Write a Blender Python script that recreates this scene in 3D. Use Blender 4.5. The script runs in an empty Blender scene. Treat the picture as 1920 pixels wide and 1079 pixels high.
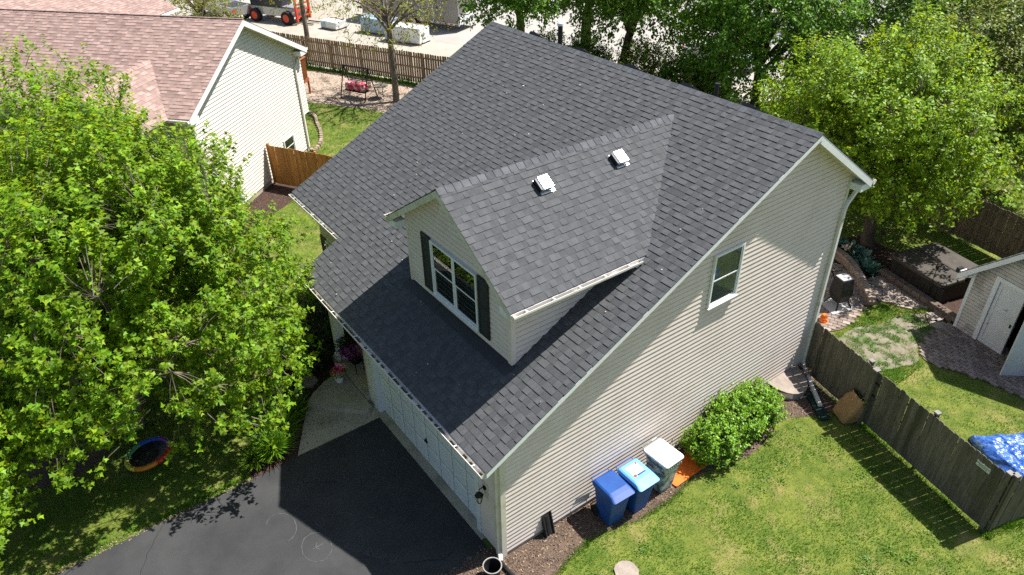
import bpy, math, random
import numpy as np
from mathutils import Vector, Matrix, noise

R_ = math.radians
scene = bpy.context.scene
COL = scene.collection

# ---------------------------------------------------------------- camera
CAM = Vector((8.495, -5.699, 14.038))
YAW, PITCH, ROLL, FPX = 0.950, -0.587, -0.018, 1365.9
_cy, _sy, _cp, _sp = math.cos(YAW), math.sin(YAW), math.cos(PITCH), math.sin(PITCH)
_f = Vector((-_sy * _cp, _cy * _cp, _sp)); _r = Vector((_cy, _sy, 0)); _u = _r.cross(_f)
_r2 = math.cos(ROLL) * _r + math.sin(ROLL) * _u
_u2 = -math.sin(ROLL) * _r + math.cos(ROLL) * _u
cd = bpy.data.cameras.new('camera'); cam = bpy.data.objects.new('camera', cd); COL.objects.link(cam)
cam.matrix_world = Matrix(((_r2.x, _u2.x, -_f.x, CAM.x), (_r2.y, _u2.y, -_f.y, CAM.y), (_r2.z, _u2.z, -_f.z, CAM.z), (0, 0, 0, 1)))
cd.sensor_width = 36; cd.lens = FPX / 1920 * 36; cd.clip_start = 0.1; cd.clip_end = 1000
scene.camera = cam

# ---------------------------------------------------------------- light
SUN = Vector((0.156, 0.570, 1.0)).normalized()
world = bpy.data.worlds.new('World'); scene.world = world; world.use_nodes = True
wn = world.node_tree.nodes; wl = world.node_tree.links
bg = wn['Background']; sky = wn.new('ShaderNodeTexSky'); sky.sky_type = 'NISHITA'; sky.sun_disc = False
sky.sun_elevation = math.asin(SUN.z); sky.sun_rotation = math.atan2(SUN.x, SUN.y)
sky.air_density = 1.0; sky.dust_density = 1.2; sky.ozone_density = 1.0
wl.new(sky.outputs[0], bg.inputs[0]); bg.inputs[1].default_value = 0.07
sd = bpy.data.lights.new('sun', 'SUN'); sd.energy = 5.0; sd.angle = R_(0.53); sd.color = (1.0, 0.955, 0.89)
so = bpy.data.objects.new('sun', sd); COL.objects.link(so); so.location = (10, 30, 60)
so.rotation_euler = (-SUN).to_track_quat('-Z', 'Y').to_euler()
scene.cycles.use_denoising = False
scene.view_settings.view_transform = 'Standard'; scene.view_settings.look = 'None'
scene.view_settings.exposure = 0.98; scene.view_settings.gamma = 1.0; scene.view_settings.use_curve_mapping = False

# ---------------------------------------------------------------- materials
MATS = {}
def mat(name, c1, c2=None, scale=3.0, rough=0.8, bump=0.0, bscale=None, detail=6, spec=0.3, metal=0.0,
        attr=False, lo=0.35, hi=0.65, stretch=None, fine=None, trans=0.0, tcol=None, coord='pos', c3=None, s3=0.4, lo3=.5, hi3=.62):
    if name in MATS: return MATS[name]
    m = bpy.data.materials.new(name); MATS[name] = m; m.use_nodes = True
    nt = m.node_tree; N = nt.nodes; L = nt.links
    b = N['Principled BSDF']; b.inputs['Roughness'].default_value = rough
    b.inputs['Specular IOR Level'].default_value = spec; b.inputs['Metallic'].default_value = metal
    col = None
    if coord == 'pos':
        g = N.new('ShaderNodeNewGeometry'); vec = g.outputs['Position']
    else:
        g = N.new('ShaderNodeTexCoord'); vec = g.outputs['Object']
    if stretch:
        mp = N.new('ShaderNodeMapping'); mp.inputs['Scale'].default_value = stretch; L.new(vec, mp.inputs[0]); vec = mp.outputs[0]
    def nz(sc, det=detail, ro=.6):
        n = N.new('ShaderNodeTexNoise'); n.inputs['Scale'].default_value = sc; n.inputs['Detail'].default_value = det
        n.inputs['Roughness'].default_value = ro; L.new(vec, n.inputs['Vector']); return n.outputs['Fac']
    def ramp(x, a, bb):
        r = N.new('ShaderNodeMapRange'); r.inputs['From Min'].default_value = a; r.inputs['From Max'].default_value = bb
        L.new(x, r.inputs['Value']); return r.outputs[0]
    def mixc(fac, a, bb, mode='MIX'):
        x = N.new('ShaderNodeMix'); x.data_type = 'RGBA'; x.blend_type = mode
        for s, v in ((0, fac), (6, a), (7, bb)):
            if hasattr(v, 'node'): L.new(v, x.inputs[s])
            elif s == 0: x.inputs[0].default_value = v
            else: x.inputs[s].default_value = (*v, 1)
        return x.outputs[2]
    if c2 is not None: col = mixc(ramp(nz(scale), lo, hi), c1, c2)
    if c3 is not None: col = mixc(ramp(nz(s3, 5), lo3, hi3), col, c3)
    if fine:
        k = ramp(nz(fine[0], 2, .5), .25, .75)
        mr = N.new('ShaderNodeMapRange'); mr.inputs['To Min'].default_value = 1 - fine[1]; mr.inputs['To Max'].default_value = 1 + fine[1]
        L.new(k, mr.inputs['Value'])
        col = mixc(1.0, col if col is not None else c1, mr.outputs[0], 'MULTIPLY')
    if attr:
        a = N.new('ShaderNodeAttribute'); a.attribute_name = 'tone'
        col = mixc(1.0, col if col is not None else c1, a.outputs['Color'], 'MULTIPLY')
    if col is None: b.inputs['Base Color'].default_value = (*c1, 1)
    else: L.new(col, b.inputs['Base Color'])
    if bump:
        bp = N.new('ShaderNodeBump'); bp.inputs['Strength'].default_value = bump; bp.inputs['Distance'].default_value = .02
        L.new(nz(bscale or scale * 6, 4), bp.inputs['Height']); L.new(bp.outputs[0], b.inputs['Normal'])
    if trans:
        t = N.new('ShaderNodeBsdfTranslucent')
        if attr:
            L.new(mixc(1.0, tcol, a.outputs['Color'], 'MULTIPLY'), t.inputs[0])
        else: t.inputs[0].default_value = (*tcol, 1)
        mx = N.new('ShaderNodeMixShader'); mx.inputs[0].default_value = trans
        L.new(b.outputs[0], mx.inputs[1]); L.new(t.outputs[0], mx.inputs[2]); L.new(mx.outputs[0], N['Material Output'].inputs[0])
    return m

def glass_mat(name, tint, refl=.12):
    m = bpy.data.materials.new(name); m.use_nodes = True; N = m.node_tree.nodes; L = m.node_tree.links
    N.remove(N['Principled BSDF'])
    t = N.new('ShaderNodeBsdfTransparent'); t.inputs[0].default_value = (*tint, 1)
    g = N.new('ShaderNodeBsdfGlossy'); g.inputs['Roughness'].default_value = .03; g.inputs[0].default_value = (1, 1, 1, 1)
    f = N.new('ShaderNodeFresnel'); f.inputs[0].default_value = 1.45
    ad = N.new('ShaderNodeMath'); ad.operation = 'ADD'; ad.inputs[1].default_value = refl; L.new(f.outputs[0], ad.inputs[0])
    mx = N.new('ShaderNodeMixShader'); L.new(ad.outputs[0], mx.inputs[0]); L.new(t.outputs[0], mx.inputs[1]); L.new(g.outputs[0], mx.inputs[2])
    L.new(mx.outputs[0], N['Material Output'].inputs[0]); return m

M_SHING = mat('charcoal_shingle', (.074, .077, .082), (.097, .100, .105), 5, .88, .5, 160, attr=True, fine=(220, .35), spec=.25)
M_SHINGR = mat('red_brown_shingle', (.255, .172, .150), (.335, .24, .21), 4, .88, .4, 120, attr=True, fine=(90, .25), spec=.2)
M_CAP = mat('ridge_cap_shingle', (.075, .08, .09), (.105, .11, .12), 6, .88, .5, 160, fine=(200, .3), attr=True, spec=.25)
M_SID = mat('taupe_vinyl', (.66, .575, .515), (.70, .615, .555), 1.2, .75, 0, spec=.12, fine=(6, .04), c3=(.61, .525, .46), s3=.7, lo3=.55, hi3=.75)
M_SIDN = mat('cream_vinyl', (.64, .61, .54), (.68, .65, .58), 1.0, .75, 0, spec=.12, fine=(5, .05))
M_SIDS = mat('shed_vinyl', (.50, .475, .43), (.56, .53, .48), 2, .6, 0, c3=(.33, .31, .27), s3=1.2)
M_TRIM = mat('white_aluminium', (.70, .72, .73), (.76, .78, .78), 2, .45, 0, fine=(12, .05))
M_TRIMC = mat('cream_trim', (.56, .53, .44), (.63, .60, .51), 2, .5, 0, c3=(.48, .45, .33), s3=2)
M_GUT = mat('gutter_enamel', (.66, .63, .58), (.74, .71, .66), 3, .4, 0, c3=(.42, .38, .32), s3=3, lo3=.56, hi3=.7)
M_DEBRIS = mat('gutter_debris', (.05, .04, .03), (.24, .19, .15), 22, .95, .8, 60, lo=.4, hi=.62)
M_CONC = mat('concrete', (.36, .32, .255), (.43, .385, .315), 2.2, .9, .2, 60, fine=(60, .06), c3=(.29, .255, .205), s3=.9)
M_FOUND = mat('foundation_concrete', (.30, .27, .22), (.38, .34, .28), 3, .9, .3, 40, fine=(30, .15))
M_ASPH = mat('asphalt', (.031, .032, .034), (.046, .047, .049), 1.1, .82, .5, 260, fine=(170, .45), c3=(.06, .061, .063), s3=.5, lo3=.5, hi3=.8, spec=.35)
M_MULCH = mat('brown_mulch', (.052, .034, .024), (.17, .12, .088), 30, .95, .9, 60, lo=.4, hi=.66, c3=(.13, .09, .065), s3=2.5)
M_MULCHD = mat('dark_mulch', (.030, .018, .014), (.10, .055, .042), 30, .95, .9, 60, lo=.4, hi=.68)
M_CHIP = mat('wood_chips', (.20, .15, .11), (.48, .40, .32), 26, .95, .8, 60, lo=.38, hi=.62, c3=(.12, .09, .07), s3=.7)
M_CHIPA = mat('mulch_chip', (.30, .22, .16), None, attr=True, rough=.9)
M_GRASS = mat('lawn_soil', (.07, .11, .014), (.15, .175, .03), 2.1, .95, .6, 70, fine=(45, .4), c3=(.24, .205, .075), s3=1.1, lo3=.52, hi3=.72)
M_BLADE = mat('grass_blade', (.10, .195, .013), None, attr=True, rough=.6, trans=.3, tcol=(.2, .3, .02), spec=.3)
M_SOIL = mat('bare_soil', (.145, .13, .09), (.235, .21, .16), 5, .95, .6, 40, c3=(.10, .13, .05), s3=1.6)
M_LOT = mat('pale_gravel', (.30, .275, .23), (.40, .37, .32), .8, .95, .4, 30, fine=(14, .14), c3=(.32, .29, .23), s3=.2)
M_ROAD = mat('pale_road', (.31, .295, .27), (.36, .34, .315), .5, .9)
M_BARK = mat('grey_bark', (.10, .08, .06), (.22, .18, .145), 9, .95, .9, 50, stretch=(1, 1, .25))
M_BARKD = mat('dark_bark', (.045, .034, .026), (.10, .078, .06), 9, .95, .9, 50, stretch=(1, 1, .25))
M_LEAF = mat('maple_leaf', (.145, .29, .018), None, attr=True, rough=.5, trans=.45, tcol=(.38, .55, .02), spec=.25)
M_LEAFP = mat('pear_leaf', (.145, .28, .012), None, attr=True, rough=.5, trans=.36, tcol=(.40, .55, .015), spec=.3)
M_LEAFD = mat('dark_leaf', (.075, .18, .018), None, attr=True, rough=.5, trans=.32, tcol=(.2, .38, .02), spec=.3)
M_LEAFO = mat('olive_leaf', (.14, .21, .035), None, attr=True, rough=.5, trans=.3, tcol=(.28, .36, .05), spec=.4)
M_LEAFY = mat('spring_leaf', (.19, .24, .035), None, attr=True, rough=.5, trans=.4, tcol=(.34, .37, .05), spec=.3)
M_LEAFB = mat('shrub_leaf', (.13, .285, .02), None, attr=True, rough=.4, trans=.3, tcol=(.28, .48, .02), spec=.3)
M_YEW = mat('yew_leaf', (.020, .050, .012), None, attr=True, rough=.55, trans=.15, tcol=(.04, .08, .01))
M_HOSTA = mat('hosta_leaf', (.085, .19, .145), None, attr=True, rough=.5, trans=.2, tcol=(.10, .2, .1))
M_FENG = mat('grey_fence_wood', (.105, .092, .068), (.19, .165, .125), 5, .9, .5, 60, stretch=(6, 6, .5), attr=True, c3=(.10, .095, .06), s3=1.0)
M_FENB = mat('brown_fence_wood', (.15, .095, .055), (.27, .18, .11), 5, .9, .5, 60, stretch=(6, 6, .5), attr=True)
M_FENK = mat('dark_fence_wood', (.115, .088, .062), (.19, .15, .11), 5, .9, .5, 60, stretch=(6, 6, .5), attr=True)
M_FENT = mat('tan_fence_wood', (.23, .155, .095), (.37, .265, .17), 5, .9, .5, 60, stretch=(6, 6, .5), attr=True)
M_REDW = mat('red_stained_wood', (.24, .075, .028), (.32, .11, .04), 5, .8, attr=True)
M_CEDAR = mat('cedar_fence_wood', (.34, .145, .035), (.47, .22, .06), 4, .8, .3, 60, stretch=(6, 6, .5), attr=True)
M_BRICK = mat('tan_paver', (.225, .178, .148), (.32, .262, .22), 7, .9, .4, 60, attr=True, fine=(60, .12))
M_JOINT = mat('paver_joint_sand', (.11, .085, .065), (.16, .13, .10), 12, .95, .3)
M_BLACK = mat('black_plastic', (.012, .012, .013), (.02, .02, .021), 8, .45, 0)
M_BLKM = mat('black_metal', (.015, .015, .016), None, rough=.4, metal=.3)
M_GLASSD = glass_mat('window_glass', (.55, .62, .6), .0)
M_DARK = mat('dark_interior', (.012, .016, .014), (.03, .045, .035), 2.5, .8)
M_BLIND = mat('window_blind', (.34, .36, .33), (.46, .47, .44), 1.3, .8, stretch=(1, 1, 1.2))
M_SHUT = mat('black_shutter', (.022, .023, .026), (.03, .031, .035), 3, .55, .2, 60)
M_DOORW = mat('garage_white', (.66, .69, .70), (.71, .74, .75), 1, .45)
M_SDOOR = mat('worn_white_paint', (.60, .61, .61), (.68, .69, .69), 3, .6, 0, c3=(.36, .34, .31), s3=6, lo3=.64, hi3=.7)
M_BLUE = mat('blue_plastic', (.008, .055, .235), (.012, .075, .29), 3, .5, 0, spec=.35)
M_BLUEL = mat('light_blue_plastic', (.13, .36, .72), (.17, .42, .78), 3, .5, 0, spec=.35)
M_CANG = mat('worn_green_plastic', (.09, .14, .125), (.44, .49, .47), 5, .5, 0, lo=.44, hi=.56)
M_WHITEP = mat('white_plastic', (.74, .73, .70), (.80, .79, .76), 3, .4)
M_ORANGE = mat('orange_plastic', (.62, .12, .012), (.7, .16, .02), 3, .5)
M_RED = mat('red_paint', (.55, .045, .02), (.62, .07, .03), 3, .4)
M_RUBBER = mat('rubber', (.015, .015, .015), None, rough=.8)
M_TARP = mat('blue_tarp', (.02, .085, .38), (.05, .16, .52), 6, .28, .9, 14, spec=.7, c3=(.26, .38, .62), s3=3.2, lo3=.55, hi3=.72)
M_PAPER = mat('brown_paper', (.34, .185, .08), (.43, .25, .115), 5, .85, .5, 14)
M_STEEL = mat('galvanised', (.62, .63, .63), (.72, .73, .72), 4, .3, 0, metal=.7)
M_CORDER = mat('lamp_glass', (.55, .55, .42), None, rough=.3)
M_TUBV = mat('dark_vinyl', (.042, .035, .029), (.065, .056, .047), 3, .6, .3, 30, c3=(.095, .082, .065), s3=5, lo3=.6, hi3=.7)
M_TUBS = mat('dark_cabinet', (.016, .013, .011), (.024, .02, .017), 6, .6)
M_STONE = mat('flag_stone', (.24, .20, .17), (.33, .28, .24), 4, .9, .5, 30)
M_ROCK = mat('retaining_block', (.17, .125, .095), (.26, .20, .16), 7, .9, .6, 30, attr=True)
M_TRAIL = mat('grey_trailer_panel', (.20, .185, .17), (.23, .215, .20), 1, .3, 0, metal=.5)
M_SILVER = mat('silver_paint', (.42, .43, .45), None, rough=.3, metal=.4)
M_NAVY = mat('dark_paint', (.03, .035, .045), None, rough=.3, metal=.2)
M_WRAP = mat('pale_plastic_wrap', (.62, .66, .66), (.75, .78, .76), 2, .35, .5, 6, spec=.6)
M_WRAPB = mat('blue_plastic_wrap', (.24, .38, .55), (.36, .50, .66), 2, .35, .5, 6, spec=.6)
M_CHALK = mat('chalk', (.13, .13, .13), (.055, .055, .057), 9, .95)
M_PINK = mat('pink_petal', (.62, .06, .16), None, attr=True, rough=.6)
M_PURP = mat('purple_petal', (.20, .04, .22), None, attr=True, rough=.6)
M_SIGN = mat('sign_face', (.62, .64, .56), None, rough=.5)
M_INK = mat('sign_ink', (.03, .035, .03), None, rough=.6)
M_CUSH = mat('red_cushion', (.42, .02, .045), (.6, .10, .14), 5, .5, .5, 8, c3=(.62, .52, .52), s3=4, lo3=.52, hi3=.6)
M_CAPG = mat('grey_cap', (.17, .16, .145), (.23, .22, .2), 5, .7)
M_TORCH = mat('bronze', (.035, .025, .018), None, rough=.5, metal=.5)

# ---------------------------------------------------------------- mesh helpers
class MB:
    def __init__(s): s.v = []; s.f = []; s.mi = []; s.t = []; s.tone = 1.0
    def poly(s, vs, fs, mi=0):
        o = len(s.v); s.v += [tuple(p) for p in vs]; s.t += [s.tone] * len(vs)
        s.f += [tuple(i + o for i in f) for f in fs]; s.mi += [mi] * len(fs)
    def box(s, a, b, mi=0, M=None):
        x0, y0, z0 = a; x1, y1, z1 = b
        vs = [(x0, y0, z0), (x1, y0, z0), (x1, y1, z0), (x0, y1, z0), (x0, y0, z1), (x1, y0, z1), (x1, y1, z1), (x0, y1, z1)]
        if M is not None: vs = [M @ Vector(p) for p in vs]
        s.poly(vs, [(0, 3, 2, 1), (4, 5, 6, 7), (0, 1, 5, 4), (1, 2, 6, 5), (2, 3, 7, 6), (3, 0, 4, 7)], mi)
    def bevbox(s, a, b, r, mi=0, M=None):      # box with rounded vertical and top edges
        x0, y0, z0 = a; x1, y1, z1 = b
        def ring(ins, z):
            q = []
            for cx, cy, a0 in ((x1 - r, y1 - r, 0), (x0 + r, y1 - r, 90), (x0 + r, y0 + r, 180), (x1 - r, y0 + r, 270)):
                for k in range(4):
                    an = R_(a0 + 30 * k); q.append(((cx + (r - ins) * math.cos(an)), (cy + (r - ins) * math.sin(an)), z))
            return q
        rings = [ring(0, z0), ring(0, z1 - r * .6), ring(r * .25, z1 - r * .15), ring(r * .6, z1)]
        s.loft(rings, mi, M)
    def loft(s, rings, mi=0, M=None, cap=True):
        n = len(rings[0]); vs = [p for r in rings for p in r]
        if M is not None: vs = [M @ Vector(p) for p in vs]
        fs = [(k * n + i, k * n + (i + 1) % n, (k + 1) * n + (i + 1) % n, (k + 1) * n + i) for k in range(len(rings) - 1) for i in range(n)]
        if cap: fs += [tuple(range(n - 1, -1, -1)), tuple(range((len(rings) - 1) * n, len(rings) * n))]
        s.poly(vs, fs, mi)
    def tube(s, pts, rad, n=6, mi=0, cap=True):
        pts = [Vector(p) for p in pts]
        if not hasattr(rad, '__len__'): rad = [rad] * len(pts)
        rings = []
        for i, p in enumerate(pts):
            d = (pts[min(i + 1, len(pts) - 1)] - pts[max(i - 1, 0)]).normalized()
            a = d.orthogonal().normalized() if abs(d.z) > .95 else d.cross(Vector((0, 0, 1))).normalized()
            b = d.cross(a)
            rings.append([p + (a * math.cos(2 * math.pi * k / n) + b * math.sin(2 * math.pi * k / n)) * rad[i] for k in range(n)])
        s.loft(rings, mi, None, cap)
    def cyl(s, c, r, z0, z1, n=16, mi=0, r2=None):
        r2 = r if r2 is None else r2
        s.loft([[(c[0] + r * math.cos(2 * math.pi * k / n), c[1] + r * math.sin(2 * math.pi * k / n), z0) for k in range(n)],
                [(c[0] + r2 * math.cos(2 * math.pi * k / n), c[1] + r2 * math.sin(2 * math.pi * k / n), z1) for k in range(n)]], mi)
    def prism(s, pts, z0, z1, mi=0):
        n = len(pts)
        s.poly([(p[0], p[1], z0) for p in pts] + [(p[0], p[1], z1) for p in pts],
               [tuple(range(n - 1, -1, -1)), tuple(range(n, 2 * n))] + [(i, (i + 1) % n, n + (i + 1) % n, n + i) for i in range(n)], mi)
    def mesh(s, name, mats):
        me = bpy.data.meshes.new(name); me.from_pydata(s.v, [], s.f)
        for m in (mats if isinstance(mats, (list, tuple)) else [mats]): me.materials.append(m)
        me.polygons.foreach_set('material_index', s.mi)
        at = me.color_attributes.new('tone', 'FLOAT_COLOR', 'POINT')
        t = np.ones((len(s.v), 4), 'f'); t[:, :3] = np.array(s.t, 'f').reshape(-1, 1); at.data.foreach_set('color', t.ravel())
        return me
    def build(s, name, mats, parent=None, smooth=False, fixn=False):
        me = s.mesh(name, mats)
        if fixn:
            import bmesh
            bm = bmesh.new(); bm.from_mesh(me); bmesh.ops.recalc_face_normals(bm, faces=bm.faces); bm.to_mesh(me); bm.free()
        if smooth: me.polygons.foreach_set('use_smooth', [True] * len(me.polygons))
        return link(name, me, parent)

def link(name, data, parent=None):
    o = bpy.data.objects.new(name, data); COL.objects.link(o)
    if parent is not None: o.parent = parent
    return o
def thing(name, label, cat, loc=(0, 0, 0), rz=0, group=None):
    o = link(name, None); o.location = loc; o.rotation_euler = (0, 0, rz); o.empty_display_size = .2
    return tag(o, label, cat, group)
def tag(o, label, cat, group=None):
    o['label'] = label; o['category'] = cat
    if group: o['group'] = group
    return o
def struct(o): o['kind'] = 'structure'; return o
def stuff(o): o['kind'] = 'stuff'; return o
def copy_tree(o, parent=None):
    c = o.copy(); COL.objects.link(c); c.parent = parent
    for ch in [x for x in o.children]: copy_tree(ch, c)
    return c

def smooth_loop(pts, n=6, jit=0.0, seed=0):
    rng = random.Random(seed); out = []; m = len(pts)
    for i in range(m):
        p0, p1, p2, p3 = (Vector((*pts[(i + k) % m][:2], 0)) for k in (-1, 0, 1, 2))
        for k in range(n):
            t = k / n
            q = .5 * ((2 * p1) + (p2 - p0) * t + (2 * p0 - 5 * p1 + 4 * p2 - p3) * t * t + (3 * p1 - p0 - 3 * p2 + p3) * t ** 3)
            out.append((q.x + rng.uniform(-jit, jit), q.y + rng.uniform(-jit, jit)))
    return out
def sheet(name, pts, z, m, parent=None):
    b = MB(); b.poly([(p[0], p[1], z) for p in pts], [tuple(range(len(pts)))])
    o = b.build(name, m, parent)
    if o.data.polygons[0].normal.z < 0: o.data.flip_normals()
    return o
def inpoly(p, pts):
    x, y = p; c = False; n = len(pts)
    for i in range(n):
        x1, y1 = pts[i]; x2, y2 = pts[(i + 1) % n]
        if (y1 > y) != (y2 > y) and x < (x2 - x1) * (y - y1) / (y2 - y1) + x1: c = not c
    return c

# leaf templates: (verts, triangles); x across, y along, z fold
T_MAPLE = (np.array([(0, .38, -.03), (0, 0, 0), (.54, .28, .07), (.21, .52, .02), (0, 1.05, -.12), (-.21, .52, .02), (-.54, .28, .07)]), np.array([(0, i, i % 6 + 1) for i in range(1, 7)]))
T_OVAL = (np.array([(0, 0, 0), (.30, .35, .07), (.22, .72, .05), (0, 1, -.06), (-.22, .72, .05), (-.30, .35, .07), (0, .5, 0)]),
          np.array([(6, i, (i + 1) % 6) for i in range(6)]))
T_RHOMB = (np.array([(0, 0, 0), (.34, .45, .07), (0, 1, -.05), (-.34, .45, .07)]), np.array([(0, 1, 2), (0, 2, 3)]))
T_BLADE = (np.array([(-.05, 0, 0), (.05, 0, 0), (0, 1, 0)]), np.array([(0, 1, 2)]))
T_STRAP = (np.array([(-.02, 0, 0), (.02, 0, 0), (-.025, .45, .22), (.025, .45, .22), (0, 1, .05)]), np.array([(0, 1, 3), (0, 3, 2), (2, 3, 4)]))

def scatter_mesh(name, pos, direc, nrm, size, tone, tmpl, m, parent=None, width=1.0):
    """pos,direc,nrm (N,3); size (N); tone (N,3): one small folded face set per leaf"""
    pos, direc, nrm, size, tone = (np.asarray(a, 'f') for a in (pos, direc, nrm, size, tone))
    tv, tt = tmpl; n = len(pos); k = len(tv)
    direc = direc / (np.linalg.norm(direc, axis=1, keepdims=True) + 1e-9)
    side = np.cross(direc, nrm); side /= (np.linalg.norm(side, axis=1, keepdims=True) + 1e-9)
    up = np.cross(side, direc)
    V = pos[:, None, :] + size[:, None, None] * (side[:, None, :] * tv[None, :, 0:1] * width + direc[:, None, :] * tv[None, :, 1:2] + up[:, None, :] * tv[None, :, 2:3])
    F = (tt[None] + (np.arange(n) * k)[:, None, None]).reshape(-1, 3)
    me = bpy.data.meshes.new(name); me.vertices.add(n * k); me.vertices.foreach_set('co', V.astype('f').ravel())
    nf = len(F); me.loops.add(nf * 3); me.loops.foreach_set('vertex_index', F.astype('i').ravel())
    me.polygons.add(nf); me.polygons.foreach_set('loop_start', np.arange(nf, dtype='i') * 3)
    at = me.color_attributes.new('tone', 'FLOAT_COLOR', 'POINT')
    t = np.ones((n, k, 4), 'f'); t[:, :, :3] = tone[:, None, :]; at.data.foreach_set('color', t.ravel())
    me.materials.append(m); me.update(calc_edges=True)
    return link(name, me, parent)

def leaf_tones(rng, n, yel=.25, lo=.65, hi=1.35):
    g = rng.uniform(lo, hi, n); y = rng.uniform(-yel * .4, yel, n)
    return np.stack([g * (1 + y), g, g * (1 - y * .5)], 1)

# ---------------------------------------------------------------- plane-roof shingles
def shingles(parent, O, U, V, Nn, rows, e, m, pick, seed, tones, xf=None, widths=(.12, .15, .18, .21, .25), th=(.009, .019)):
    """rows: function v -> (u0,u1). pick nearest tabs become objects, rest one stuff mesh."""
    O, U, V, Nn = Vector(O), Vector(U).normalized(), Vector(V).normalized(), Vector(Nn).normalized()
    rng = random.Random(seed); tabs = []; k = 0; alt = True
    while True:
        r = rows(k * e)
        if r is None: break
        u = r[0] - rng.uniform(0, .1)
        while u < r[1] - .02:
            w = rng.choice(widths); a = max(u, r[0]); b = min(u + w, r[1]); alt = not alt if rng.random() < .82 else alt
            h_ = len(tones) // 2; ti = rng.randrange(h_, len(tones)) if alt else rng.randrange(0, h_)
            if b - a > .03: tabs.append((a, b - a, k * e, ti, th[1] if alt else th[0], b - a == w and a == u))
            u += w
        k += 1
    W = xf if xf is not None else Matrix.Identity(4)
    def wpos(t): return W @ (O + U * (t[0] + t[1] / 2) + V * t[2])
    ids = list(range(len(tabs)))
    full = [i for i in ids if tabs[i][5]]
    full.sort(key=lambda i: (wpos(tabs[i]) - CAM).length)
    chosen = set(full[:pick])
    def verts(w, t): return [(0.002, 0, 0), (w - .002, 0, 0), (0.002, 0, t), (w - .002, 0, t), (0, e + .012, .003), (w, e + .012, .003)]
    FS = [(2, 3, 5, 4), (0, 1, 3, 2), (0, 2, 4), (1, 5, 3)]
    cache = {}
    rot = Matrix((U, V, Nn)).transposed().to_4x4()
    big = MB()
    for i, t in enumerate(tabs):
        if i in chosen:
            key = (round(t[1], 3), t[3], t[4])
            if key not in cache:
                b = MB(); b.tone = tones[t[3]]; b.poly(verts(t[1], t[4]), FS); cache[key] = b.mesh('shingle', m)
            o = link('shingle', cache[key], parent)
            o.matrix_local = Matrix.Translation(O + U * t[0] + V * t[2]) @ rot
        else:
            big.tone = tones[t[3]]
            big.poly([O + U * (t[0] + p[0]) + V * (t[2] + p[1]) + Nn * p[2] for p in verts(t[1], t[4])], FS)
    stuff(big.build('shingle_field', m, parent))

def lap_siding(parent, O, U, Nn, z0, z1, lap, span, m, p=.015, name='siding_board'):
    """span(z)->(u0,u1) wall extent at height z"""
    O, U, Nn = Vector(O), Vector(U), Vector(Nn); z = z0
    while z < z1 - .01:
        zt = min(z + lap, z1)
        a = span(z + .001); b = span(zt - .001)
        if a and b and (a[1] - a[0] > .05):
            if b[1] <= b[0]: mid = (b[0] + b[1]) / 2; b = (mid - .005, mid + .005)
            q = lambda u, zz, o: O + U * u + Nn * o + Vector((0, 0, zz))
            gp = min(.030, (zt - z) * .4); so_ = .02; f_ = 1 - gp / max(zt - z, .01); c0 = a[0] + (b[0] - a[0]) * f_; c1 = a[1] + (b[1] - a[1]) * f_; wv = random.uniform(-.0012, .0012)
            mb = MB(); mb.poly([q(a[0], z, so_ + p + wv), q(a[1], z, so_ + p - wv), q(a[0], z, .0), q(a[1], z, .0), q(c0, zt - gp, so_), q(c1, zt - gp, so_), q(c0, zt - gp, 0), q(c1, zt - gp, 0)],
                               [(0, 1, 5, 4), (4, 5, 7, 6), (2, 3, 1, 0), (0, 4, 6, 2), (1, 3, 7, 5)])
            mb.build(name, m, parent, fixn=False)
        z += lap

def wall_panel(name, pts, thick, m, parent):   # pts 3D polygon; thickened along given vector
    pts = [Vector(p) for p in pts]; t = Vector(thick); n = len(pts); b = MB()
    b.poly(pts + [p + t for p in pts], [tuple(range(n)), tuple(range(2 * n - 1, n - 1, -1))] + [(i, n + i, n + (i + 1) % n, (i + 1) % n) for i in range(n)])
    return b.build(name, m, parent, fixn=True)

def window(parent, M, w, h, panes, back, name='window', dep=.06, mullion=.05):
    """M: local x across, y outwards(-), z up; origin lower-left. panes: list of (x0,x1)"""
    fr = .045
    b = MB()
    for a, c in (((0, -dep, 0), (w, .0, fr)), ((0, -dep, h - fr), (w, .0, h)), ((0, -dep, fr), (fr, .0, h - fr)), ((w - fr, -dep, fr), (w, .0, h - fr))): b.box(a, c, 0, M)
    win = b.build(name, M_TRIM, parent)
    for i, (x0, x1) in enumerate(panes):
        if i: 
            b = MB(); xm = (panes[i - 1][1] + x0) / 2; b.box((xm - mullion / 2, -dep + .002, fr), (xm + mullion / 2, 0, h - fr), 0, M); b.build('mullion', M_TRIM, win)
        b = MB(); hm = h * .5; s = .03
        for (za, zb, yo) in ((fr, hm, -.022), (hm - .015, h - fr, -.038)):
            for a, c in (((x0, yo, za), (x1, yo + .018, za + s)), ((x0, yo, zb - s), (x1, yo + .018, zb)), ((x0, yo, za + s), (x0 + s, yo + .018, zb - s)), ((x1 - s, yo, za + s), (x1, yo + .018, zb - s))): b.box(a, c, 0, M)
        b.build('sash', M_TRIM, win)
        for (za, zb, yo) in ((fr, hm, -.014), (hm - .015, h - fr, -.030)):
            b = MB(); b.poly([M @ Vector(p) for p in ((x0 + s, yo, za + s), (x1 - s, yo, za + s), (x1 - s, yo, zb - s), (x0 + s, yo, zb - s))], [(0, 1, 2, 3)]); b.build('pane', M_GLASSD, win)
    b = MB(); b.box((fr, -.004, fr), (w - fr, .03, h - fr), 0, M); b.build('blind', back, win)
    b = MB(); b.box((-.02, -dep - .025, -.03), (w + .02, .0, -.002), 0, M); b.build('sill', M_TRIM, win)
    return win

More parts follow.
